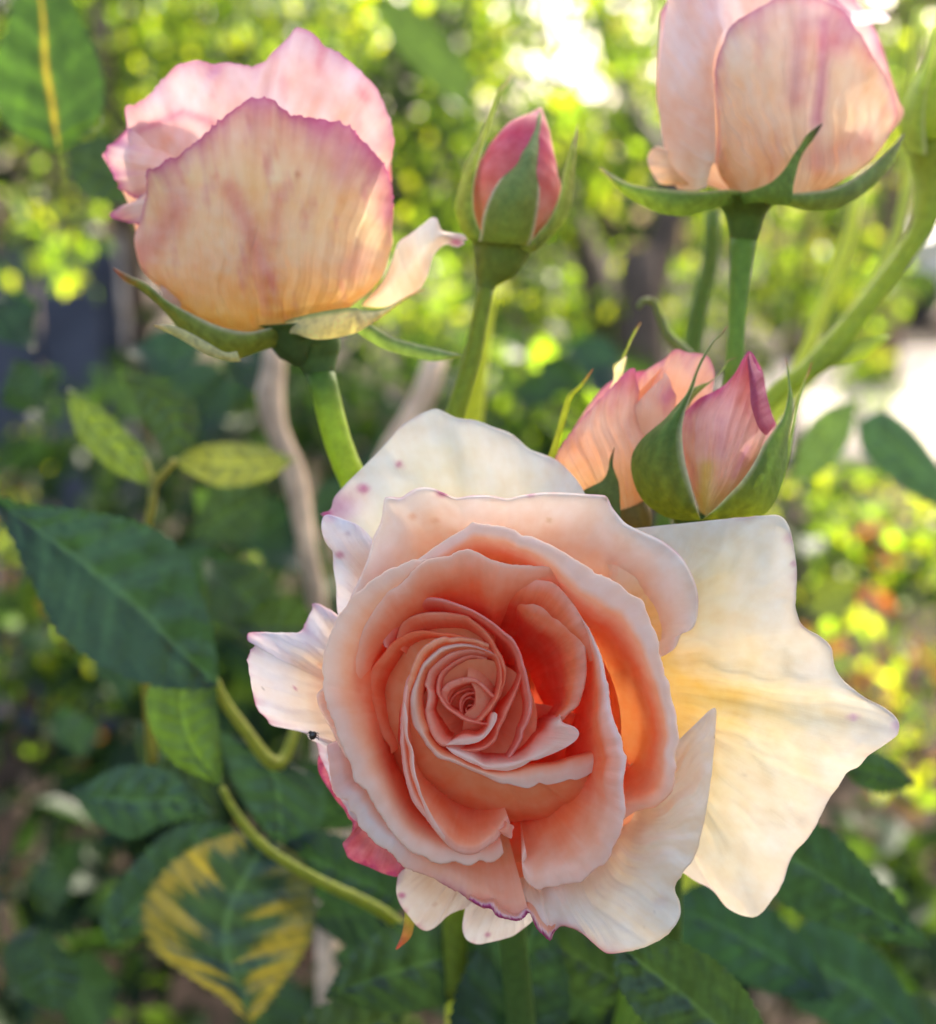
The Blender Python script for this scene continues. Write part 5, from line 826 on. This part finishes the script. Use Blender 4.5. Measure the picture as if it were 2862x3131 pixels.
pcol = lambda seed, **k: side_col(**{**dict(mid=(.84, .50, .36), top=(.60, .17, .22), low=(.88, .52, .24), seed=seed, mag=.7, band=18, yr=(C6([(0, 520)])[0][1], C6([(0, 1250)])[0][1]), blot=.4), **k})
shell(pc, [(C6([(90, 1120), (110, 1060), (160, 980), (280, 820), (370, 720), (440, 650), (500, 590), (555, 530), (600, 495), (632, 490), (640, 560), (660, 640), (640, 700)]), [-20, -20, 0, 0, 10, 20]), (C6([(120, 1150), (300, 950), (480, 830), (600, 850), (700, 900)]), 30), (C6([(200, 1250), (360, 1120), (500, 1050), (640, 1060), (760, 1100)]), 30), (C6([(330, 1400), (420, 1330), (520, 1300), (640, 1310), (740, 1330)]), -10), (C6([(520, 1480), (560, 1490), (600, 1490), (640, 1480)]), -60)], DQ, 110, 57, pcol(58), ns=80, ntt=40, ruf=10, big=14, radial=14, jag=5)
shell(pc, [(C6([(640, 600), (690, 520), (740, 480), (830, 425), (880, 375), (920, 362), (980, 385), (1080, 395), (1130, 430), (1160, 520), (1150, 620)]), [-20, -20, -30]), (C6([(620, 800), (800, 620), (950, 600), (1120, 750)]), 0), (C6([(620, 1200), (800, 1100), (950, 1100), (1100, 1150)]), -40)], DQ, 40, 59, pcol(60, top=(.88, .48, .34), mid=(.90, .50, .32), yr=(C6([(0, 360)])[0][1], C6([(0, 1000)])[0][1])), ns=70, ntt=30)
shell(pc, [(C6([(600, 850), (605, 790), (640, 730), (700, 660), (760, 600), (810, 560), (830, 520), (860, 560), (880, 620), (905, 680), (900, 760)]), [50, 50, 40, 30, 10]), (C6([(620, 920), (700, 800), (800, 720), (880, 800)]), 50), (C6([(640, 1000), (720, 960), (860, 960)]), 30)], DQ, 30, 61, pcol(62, mag=.1, top=(.88, .62, .50), mid=(.90, .66, .44), streaks=[(C6([(840, 690), (880, 650)]), 26, .7, (.55, .18, .32))]), ns=60, ntt=20, ruf=4)
shell(pc, [(C6([(540, 800), (600, 700), (680, 620), (760, 540), (820, 478), (812, 520)]), [60, 50, 20]), (C6([(560, 840), (620, 760), (700, 690), (780, 600), (815, 560)]), [30, 30, 10])], DQ, 0, 63, pcol(64, mag=0, top=(.93, .42, .22), mid=(.93, .40, .2), low=(.93, .4, .2)), ns=40, ntt=8, ruf=0)
shell(pc, [(C6([(100, 1080), (500, 560), (1120, 500)]), -60), (C6([(150, 1250), (550, 1100), (1000, 1150)]), -60), (C6([(520, 1480), (560, 1490), (640, 1480)]), -80)], DQ, -130, 66, pcol(66), ns=50, ntt=20)
blade('sepal', C6([(40, 1120), (100, 940), (150, 760), (190, 660), (260, 600), (352, 492)]), C6([(100, 1120), (140, 960), (190, 780), (222, 680), (300, 590), (356, 496)]), pc, M_GREEN, DQ, 20, 20, bulge=8, colfn=scolr((.13, .17, .02), (.22, .08, .05), (.18, .2, .03), .9))
blade('sepal', C6([(480, 1500), (380, 1420), (300, 1330), (290, 1300), (350, 1270), (420, 1230), (455, 1160), (465, 1090), (495, 1012)]), C6([(540, 1500), (535, 1400), (530, 1300), (522, 1240), (500, 1180), (485, 1130), (490, 1060), (498, 1015)]), pc, M_GREEN, DQ, [120, 120, 130, 130], [150, 150, 150, 140], bulge=10, colfn=scolr((.05, .09, .03), (.12, .05, .04), (.07, .12, .04), .9))
blade('sepal', C6([(560, 560), (540, 440), (580, 340), (620, 250), (668, 185)]), C6([(500, 560), (490, 470), (560, 420), (610, 310), (672, 190)]), pc, M_GREEN, DQ, -40, -60, bulge=6, colfn=scolr((.14, .19, .04), (.2, .1, .08)))
blade('sepal', C6([(460, 640), (490, 560), (500, 480), (570, 410)]), C6([(500, 640), (540, 560), (560, 500), (580, 412)]), pc, M_GREEN, DQ, -10, -10, bulge=6, colfn=scolr((.5, .5, .42), (.6, .6, .55)))
tube('hip', [tuple(C6([(560, 1400)])[0])+(70,), tuple(C6([(590, 1500)])[0])+(74,), tuple(C6([(600, 1620)])[0])+(50,), tuple(C6([(620, 1720)])[0])+(30,)], pc, M_STEM, DQ, hs=[0, -10, -40, -60], col=(.16, .13, .03))
tube('stem', [tuple(C6([p[:2]])[0])+(p[2],) for p in [(620, 1700, 30), (640, 2000, 30), (650, 3000, 34), (700, 4500, 40)]], pc, M_STEM, DQ, hs=[-60, -160, -500, -900], col=(.08, .14, .03))

# green bud cut by the right edge, on its long curved stem
DG = .27
gb = thing('rose_bud', V(2820, 600, DG), 'green unopened bud cut by the right edge on a long curved stem', 'rose bud', 'rose buds')
tube('bud', f5([(1930, 120, 4), (1925, 200, 60), (1915, 330, 140), (1905, 450, 190), (1895, 560, 205), (1880, 650, 190), (1862, 720, 150)]), gb, M_GREEN, DG, col=(.24, .32, .05), seg=20, n=30)
blade('sepal', C5([(1700, 700), (1700, 560), (1740, 420), (1800, 250), (1850, 60), (1880, -60)]), C5([(1800, 720), (1790, 560), (1800, 430), (1840, 260), (1870, 80), (1884, -56)]), gb, M_GREEN, DG, 60, 120, bulge=20, colfn=scolr((.18, .25, .04)))
tube('stem', f5([(1862, 690, 150), (1848, 780, 110), (1832, 860, 80), (1812, 960, 66), (1775, 1060, 50), (1700, 1180, 46), (1610, 1300, 45), (1520, 1420, 47), (1430, 1530, 54), (1340, 1640, 60), (1230, 1740, 48), (1100, 1830, 44), (900, 2100, 44), (700, 2700, 46), (500, 4000, 60)]), gb, M_STEM, DG, col=(.26, .34, .045), n=70, bumpy=.04)
blade('leaflet', C5([(1230, 1740), (1300, 1720), (1400, 1700), (1500, 1665), (1580, 1610), (1636, 1566)]), C5([(1240, 1680), (1310, 1650), (1390, 1610), (1480, 1580), (1560, 1566), (1634, 1562)]), gb, M_LEAF, DG, 10, 10, bulge=10, colfn=lambda S, T, G: np.ones(S.shape+(1,))*np.array((.10, .17, .03)))
# ------------------------------------------------------------------ canes, stray stems, leaves near the roses
def cane(name, pts, d, label, cat_, m, col, group=None, hs=None):
    P_ = [tuple(DD([p[:2]])[0])+(p[2]*1.553,) for p in pts]; t = tube(name, P_, None, m, d, col=col, n=50, hs=hs); return tag(t, label, cat_, group)
cane('dry_cane', [(532, 560, 22), (540, 700, 22), (532, 780, 28), (545, 850, 22), (575, 920, 24), (592, 1000, 22), (606, 1090, 20), (625, 1200, 20), (640, 1500, 22), (650, 2300, 26)], .42, 'pale dry woody cane below the left rose', 'cane', M_PALE, (.5, .38, .26), 'dry canes')
cane('dry_cane', [(860, 700, 22), (830, 790, 24), (790, 860, 24), (750, 960, 24), (700, 1400, 26), (690, 2300, 28)], .46, 'pale woody cane half hidden behind the top of the open rose', 'cane', M_PALE, (.5, .38, .26), 'dry canes')
cane('yellow_stem', [(1690, 380, 12), (1672, 470, 12), (1640, 560, 13), (1610, 640, 14), (1575, 720, 15), (1510, 860, 16), (1380, 1300, 18), (1290, 2300, 20)], .36, 'sunlit yellow stem left of the curved stem of the green bud', 'stem', M_STEM, (.40, .46, .08), 'bare stems')
cane('yellow_stem', [(1810, 20, 8), (1795, 120, 9), (1785, 220, 9), (1790, 330, 10), (1760, 480, 10), (1690, 600, 11), (1600, 740, 11), (1480, 1000, 12), (1290, 2300, 14)], .40, 'thin yellow stem at the upper right beside the green bud', 'stem', M_STEM, (.36, .42, .08), 'bare stems')
cane('green_stem', [(1405, 420, 16), (1398, 520, 16), (1378, 600, 18), (1362, 690, 19), (1350, 800, 18), (1290, 1200, 18), (1250, 2300, 22)], .30, 'green stem rising left of the stem of the right rose', 'stem', M_STEM, (.10, .17, .03), 'bare stems')
cane('tendril', [(1255, 606, 5), (1268, 592, 6), (1288, 596, 7), (1300, 625, 8), (1315, 660, 10), (1345, 690, 12), (1370, 720, 12)], .262, 'pale curling green tendril above the peach bud', 'tendril', M_STEM, (.16, .2, .08))
cane('yellow_stem', [(968, 560, 14), (950, 640, 20), (935, 730, 26), (925, 830, 26), (915, 1000, 24), (900, 2300, 24)], .34, 'bright yellow green stem just right of the stem of the centre bud', 'stem', M_STEM, (.36, .42, .04), 'bare stems')
def lcol(base=(.035, .075, .03), vein=None, patch=None, var=.22, side=7, seed=1):
    if vein is None: vein = tuple(np.array(base)*1.35+.004)
    def f(S, T, G):
        c = np.ones(S.shape+(1,))*np.array(base)*.72; c = c*(1+var*wob2(G[..., 0]/120, G[..., 1]/120, seed, 1.2, 4)[..., None])
        a = np.abs(2*S-1)
        if patch:
            q = T*side*1.6+a*1.5+2.7*(S > .5); th = .50+.34*wob(q, seed, .55, 2)+.16*wob(q, seed+2, 2.3, 3)+.05*wob(a*3, seed+4, 2, 2)-.25*sstep(.45, 1, T)
            e = (sstep(-.10, .16, a-th)*(.62+.25*wob(q, seed+9, 1.5, 3))*(1-.5*sstep(.88, 1, a)))[..., None]; c = c*(1-e)+np.array(patch[0])*e
        sv_ = np.exp(-((((T*side+a*.9) % 1)-.5)/.09)**2)*.35*(a < .92); c = c*(1+.75*sv_[..., None])
        v = np.exp(-(a/.045)**2)[..., None]*.85; return c*(1-v)+np.array(vein)*v
    return f
def leaf(par, A, B, d, h=0, hB=None, bulge=12, base=(.035, .075, .03), serr=7, midrib=10, name='leaflet', **k):
    nl = k.pop('nl', 110)
    return blade(name, DD(A), DD(B), par, M_LEAF, d, h, h if hB is None else hB, bulge=bulge, ns=k.pop('ns', 25), nl=nl, serr=serr*2.2, pucker=k.pop('pucker', 5), midrib=midrib, colfn=lcol(base, **k))
def spray(label, x, y, d, name='leaf_spray'): return thing(name, tuple(WD(x, y, d)), label, 'leaf', 'compound leaves of the rose bushes')
DK = (.013, .044, .030); MD = (.045, .10, .032); LT = (.10, .17, .045)
# big leaf on the left with a brighter lobe hanging under it
s = spray('large dark green leaf spread across the left edge below the left rose', 200, 1200, .25)
leaf(s, [(430, 1345), (422, 1262), (398, 1178), (362, 1090), (300, 1040), (205, 1012), (120, 1000), (50, 992), (-14, 975)], [(430, 1352), (360, 1356), (285, 1345), (195, 1306), (120, 1250), (75, 1170), (40, 1095), (10, 1035), (-20, 980)], .272, [0, 20, 30, 10, -40], [0, 60, 70, 50, -40], bulge=-20, base=DK, serr=5)
leaf(s, [(425, 1345), (428, 1400), (432, 1450), (436, 1500), (438, 1545)], [(300, 1335), (288, 1380), (300, 1440), (340, 1500), (436, 1548)], .276, 0, 20, bulge=14, base=(.045, .11, .02), serr=4, pucker=1.2)
tube('petiole', [tuple(DD([p[:2]])[0])+(p[2],) for p in [(420, 1335, 14), (445, 1385, 16), (485, 1440, 18), (520, 1488, 20), (545, 1505, 22), (562, 1490, 18), (575, 1455, 16), (600, 1400, 14), (700, 1380, 16), (800, 1500, 20)]], s, M_STEM, .278, col=(.20, .23, .03), n=50, hs=[0, 0, 0, -10, -20, -60, -100, -200, -350, -500])
# pair of leaves on a yellow petiole, upper left
s = spray('pair of leaves on a forked yellow petiole above the large dark leaf', 310, 940, .30)
leaf(s, [(345, 905), (390, 880), (450, 872), (520, 880), (580, 903)], [(345, 908), (380, 935), (440, 958), (520, 945), (580, 906)], .35, 0, 10, bulge=10, base=(.13, .19, .06), serr=3)
leaf(s, [(300, 950), (290, 905), (250, 850), (200, 805), (135, 765)], [(296, 955), (240, 935), (190, 900), (150, 850), (132, 768)], .34, 0, 10, bulge=10, base=(.08, .15, .03), serr=4)
leaf(s, [(330, 905), (300, 850), (270, 800), (240, 740)], [(350, 905), (390, 850), (370, 780), (244, 738)], .34, 0, 0, bulge=10, base=(.018, .045, .014), serr=4)
tube('petiole', [tuple(DD([p[:2]])[0])+(p[2],) for p in [(345, 905, 9), (325, 930, 11), (303, 955, 13), (298, 1000, 13), (288, 1055, 14), (280, 1200, 14), (300, 1500, 16)]], s, M_STEM, .30, col=(.22, .22, .05), n=40, hs=[0, 0, 0, 0, -30, -200, -500])
tube('petiole', [tuple(DD([p[:2]])[0])+(p[2],) for p in [(285, 905, 9), (298, 945, 11), (300, 975, 12)]], s, M_STEM, .30, col=(.20, .22, .05), n=16)
# yellow-patched leaf at the lower left
s = spray('dark leaf with ragged yellow patches at the lower left', 450, 1800, .27)
leaf(s, [(536, 1655), (470, 1640), (380, 1670), (310, 1730), (278, 1800), (300, 1870), (360, 1915), (430, 1960), (490, 2010)], [(540, 1657), (590, 1690), (618, 1750), (616, 1830), (590, 1890), (560, 1930), (530, 1975), (494, 2012)], .295, [0, 20, 30, 20], [0, -10, 0, 10], bulge=16, base=(.022, .062, .044), serr=8, patch=((.20, .19, .035), .9), seed=5, side=6, ns=61, nl=130)
leaf(s, [(520, 1665), (420, 1620), (330, 1640), (250, 1720), (200, 1800), (215, 1860)], [(520, 1672), (450, 1690), (400, 1740), (340, 1800), (270, 1840), (218, 1862)], .315, 0, -20, bulge=14, base=(.018, .056, .040), serr=7)
leaf(s, [(540, 1660), (470, 1560), (440, 1480), (440, 1440), (520, 1500)], [(545, 1660), (600, 1660), (640, 1600), (620, 1530), (524, 1498)], .30, 0, -20, bulge=14, base=(.018, .056, .042), serr=6)
leaf(s, [(545, 1670), (610, 1640), (680, 1650), (760, 1700), (800, 1780)], [(545, 1680), (590, 1740), (660, 1790), (740, 1800), (802, 1784)], .30, 0, -10, bulge=14, base=DK, serr=6)
tube('petiole', [tuple(DD([p[:2]])[0])+(p[2],) for p in [(436, 1550, 11), (455, 1585, 12), (485, 1630, 14), (530, 1675, 15), (620, 1730, 16), (760, 1800, 18), (860, 1900, 20)]], s, M_STEM, .272, col=(.19, .23, .03), n=40, hs=[0, 0, 0, -20, -80, -200, -300])
s = spray('dull blue green leaves left of the yellow patched leaf', 250, 1550, .31)
leaf(s, [(420, 1600), (330, 1520), (240, 1510), (180, 1540), (140, 1560)], [(420, 1606), (330, 1620), (260, 1650), (190, 1620), (142, 1564)], .31, 0, 0, bulge=12, base=(.02, .062, .045), serr=7)
leaf(s, [(430, 1590), (400, 1500), (330, 1440), (260, 1420)], [(432, 1596), (340, 1560), (280, 1500), (262, 1424)], .34, 0, 0, bulge=12, base=(.022, .055, .03), serr=7)
# lower right leaves
s = spray('big glossy dark leaf under the right cream petal', 1650, 1730, .24)
leaf(s, [(1400, 1640), (1480, 1590), (1560, 1600), (1640, 1640), (1710, 1710), (1770, 1780), (1830, 1860)], [(1400, 1650), (1460, 1720), (1560, 1790), (1650, 1830), (1730, 1850), (1800, 1862), (1832, 1866)], .27, [0, 20, 20, 0], [0, -20, -30, -20], bulge=10, base=DK, serr=5)
s = spray('large green leaf with pale sky sheen at the bottom right of centre', 1350, 1950, .225)
leaf(s, [(1210, 1850), (1280, 1840), (1350, 1860), (1420, 1900), (1480, 1970), (1520, 2060), (1540, 2160)], [(1210, 1860), (1215, 1930), (1250, 1990), (1320, 2060), (1400, 2120), (1500, 2180), (1540, 2170)], .225, [0, 20, 10, -20], [0, 10, 20, 0], bulge=-14, base=(.022, .06, .028), serr=4)
s = spray('dark blue green leaves in the bottom right corner', 1600, 1900, .28)
leaf(s, [(1300, 1790), (1380, 1740), (1460, 1760), (1530, 1800), (1590, 1870), (1640, 1960)], [(1300, 1800), (1340, 1860), (1420, 1910), (1500, 1950), (1580, 1970), (1642, 1966)], .33, 0, 0, bulge=12, base=(.012, .046, .036), serr=6)
leaf(s, [(1520, 1880), (1600, 1810), (1680, 1840), (1740, 1890), (1800, 1980), (1850, 2080)], [(1520, 1890), (1560, 1970), (1640, 2020), (1720, 2060), (1800, 2100), (1852, 2090)], .34, 0, 0, bulge=12, base=(.012, .044, .036), serr=6)
leaf(s, [(1740, 1990), (1790, 1960), (1850, 1980), (1900, 2050)], [(1740, 2000), (1760, 2060), (1820, 2110), (1902, 2056)], .35, 0, 0, bulge=12, base=(.015, .042, .03), serr=6)
s = spray('small dark leaf at the right beyond the tip of the cream petal', 1740, 1500, .30)
leaf(s, [(1660, 1500), (1710, 1480), (1760, 1500), (1800, 1540)], [(1660, 1510), (1690, 1545), (1740, 1560), (1802, 1544)], .30, 0, 0, bulge=10, base=(.016, .05, .02), serr=5)
s = spray('broad blue green leaf right of the dusky pink bud', 1750, 920, .30)
leaf(s, [(1690, 830), (1740, 810), (1800, 850), (1850, 920), (1900, 1010)], [(1688, 836), (1700, 890), (1760, 950), (1830, 990), (1902, 1014)], .48, 0, 0, bulge=10, base=(.03, .085, .05), serr=5)
leaf(s, [(1560, 940), (1580, 860), (1620, 810), (1680, 790)], [(1562, 944), (1620, 930), (1670, 870), (1684, 794)], .46, 0, 0, bulge=10, base=(.08, .17, .06), serr=5)
# upper left leaf with its yellow midrib, seen against the light
s = spray('large backlit leaf with a yellow midrib hanging at the top left corner', 90, 150, .33)
leaf(s, [(70, -160), (110, -60), (150, 20), (190, 110), (205, 200), (170, 260), (120, 300)], [(60, -160), (30, -60), (20, 30), (-10, 120), (-10, 180), (20, 250), (112, 302)], .33, 0, 0, bulge=20, base=(.035, .095, .012), serr=6, vein=(.30, .26, .03))
s = spray('dark leaves behind the left edge of the left rose', 180, 350, .40)
leaf(s, [(130, 290), (200, 270), (280, 300), (330, 360)], [(130, 300), (150, 370), (230, 400), (332, 364)], .40, 0, 0, bulge=10, base=(.018, .045, .014), serr=5)
s = spray('dark narrow leaf hanging above the centre bud against the sky', 850, 110, .8)
leaf(s, [(740, 0), (800, 10), (870, 60), (920, 130), (935, 210)], [(735, 10), (770, 80), (820, 140), (880, 190), (932, 214)], .8, 0, 0, bulge=10, base=(.07, .15, .03), serr=4)
# leaves behind and under the open rose
r = np.random.default_rng(5)
places = [(420, 790, .42, 'dark'), (500, 720, .46, 'dark'), (360, 700, .48, 'dark'), (430, 1000, .40, 'mid'), (520, 1060, .42, 'dark'), (480, 1190, .38, 'mid'), (400, 1090, .44, 'dark'), (560, 1230, .37, 'mid'), (640, 1560, .34, 'dark'), (720, 1800, .34, 'dark'), (680, 1900, .40, 'dark'), (850, 1880, .36, 'dark'), (960, 1920, .38, 'dark'), (1100, 1960, .36, 'dark'), (760, 1980, .44, 'mid'), (550, 1990, .42, 'dark'), (150, 1450, .50, 'dark'), (240, 1330, .46, 'dark'), (60, 1900, .36, 'dark'), (170, 1960, .44, 'dark'), (1430, 1800, .38, 'dark'), (1640, 1200, .6, 'lite'), (70, 740, .40, 'dark'), (30, 620, .42, 'dark'), (760, 900, .5, 'dark'), (1080, 760, .55, 'dark'), (1200, 720, .6, 'dark'), (280, 800, .5, 'mid'), (640, 1000, .46, 'dark'), (580, 1120, .5, 'dark'), (340, 1250, .5, 'dark'), (120, 1720, .5, 'dark')]
names = {'dark': 'dark green', 'mid': 'mid green', 'lite': 'light green'}
lbl = ['pair of %s leaves behind the %s', ]
spots_ = ['shadow below the left rose', 'hip of the left rose', 'left sepals of the left rose', 'dry cane at left', 'dry cane near the open rose', 'gap above the left wing petal', 'fork of the yellow petiole', 'left wing petal of the open rose', 'crimson petal low on the open rose', 'two small cream petal ends', 'foot of the yellow patched leaf', 'thin sepal tip under the open rose', 'torn edge of the lowest petal', 'bottom edge below the open rose', 'bottom edge left of centre', 'bottom edge under the patched leaf', 'speckled shrub at left', 'bright hanging lobe of the large leaf', 'bottom left corner', 'bottom edge near the left corner', 'foot of the right cream petal', 'right edge of the dusky bud', 'left edge above the red leaves', 'left edge beside the fence', 'top of the open rose', 'thin sepal left of the peach bud', 'top of the peach bud', 'long left leaf of the forked petiole', 'upper left flap of the open rose', 'lower end of the dry cane', 'middle of the large dark leaf', 'lower left edge of the patched leaf']
for i, (x, y, d, kd_) in enumerate(places):
    s = spray('pair of %s leaves behind the %s' % (names[kd_], spots_[i]), x, y, d)
    for q in range(2):
        a = r.uniform(0, 6.28); L_ = r.uniform(110, 170)*.36/d*1.15; u = np.array([math.cos(a), math.sin(a)*.8]); v = np.array([-u[1], u[0]]); c = np.array([x, y])+r.normal(size=2)*18-u*L_*.5
        wv = L_*r.uniform(.30, .42)
        A = [c, c+u*L_*.25+v*wv*.8, c+u*L_*.55+v*wv, c+u*L_*.85+v*wv*.45, c+u*L_*1.1]; B = [c, c+u*L_*.25-v*wv*.8, c+u*L_*.55-v*wv, c+u*L_*.85-v*wv*.45, c+u*L_*1.1]
        bs = {'dark': (.012, .040, .025), 'mid': (.03, .075, .025), 'lite': (.12, .19, .04)}[kd_]
        leaf(s, A, B, d+q*.02, r.uniform(-80, 80), r.uniform(-80, 80), bulge=r.uniform(-20, 20), base=tuple(np.array(bs)*r.uniform(.8, 1.25)), serr=6, nl=60, seed=i*2+q)
s = spray('broad dark leaves under the cream petal ends at the bottom', 900, 1930, .27)
leaf(s, [(1010, 1830), (900, 1800), (780, 1820), (690, 1880), (640, 1960)], [(1010, 1840), (960, 1930), (850, 1985), (740, 1990), (642, 1966)], .272, 0, -20, bulge=14, base=(.017, .05, .026), serr=5)
leaf(s, [(1060, 1790), (960, 1850), (900, 1950), (890, 2060), (950, 2200)], [(1070, 1790), (1110, 1890), (1120, 2000), (1080, 2120), (956, 2204)], .262, 0, -20, bulge=14, base=(.014, .046, .03), serr=5)
leaf(s, [(1060, 1840), (1130, 1820), (1210, 1860), (1290, 1960)], [(1060, 1850), (1100, 1930), (1180, 1980), (1288, 1966)], .276, 0, -20, bulge=14, base=(.017, .046, .024), serr=5)
leaf(s, [(800, 1980), (700, 1960), (600, 2000), (540, 2080)], [(800, 1990), (760, 2070), (660, 2110), (542, 2084)], .29, 0, -20, bulge=14, base=(.02, .05, .024), serr=5)
# tiny dark beetle at the notch of the left wing petal
bt = thing('beetle', V(959, 2247, D0+.0105), 'tiny shiny black beetle on the left wing petal of the open rose', 'beetle')
M_BEE = plain('beetle_shell', (.02, .018, .016), .2, .6, 900, var=.4)
def ellip(name, x, y, rx, ry, h, rot, m):
    bm_v = []; f = []; nu, nv = 16, 10
    for i in range(nv+1):
        t = math.pi*i/nv
        for j in range(nu):
            p = 2*math.pi*j/nu; a, b_, c_ = rx*math.sin(t)*math.cos(p), ry*math.cos(t), rx*.7*math.sin(t)*math.sin(p)
            xx = a*math.cos(rot)-b_*math.sin(rot); yy = a*math.sin(rot)+b_*math.cos(rot); bm_v.append(world(x+xx, y+yy, D0-(h+c_)*UPX))
    for i in range(nv):
        for j in range(nu): f.append((i*nu+j, i*nu+(j+1) % nu, (i+1)*nu+(j+1) % nu, (i+1)*nu+j))
    return link(name, mesh(name, bm_v, f), bt, m)
ellip('body', 957, 2249, 11, 14, -190, .5, M_BEE); ellip('head', 949, 2240, 6, 6, -190, .5, M_BEE)
for k in range(3):
    for sgn in (-1, 1): tube('leg', [(957+sgn*6, 2243+k*6, 1.5), (957+sgn*14, 2241+k*7, 1.2), (957+sgn*18, 2246+k*8, .8)], bt, M_BEE, D0, hs=[-188, -186, -198], n=6, seg=5)
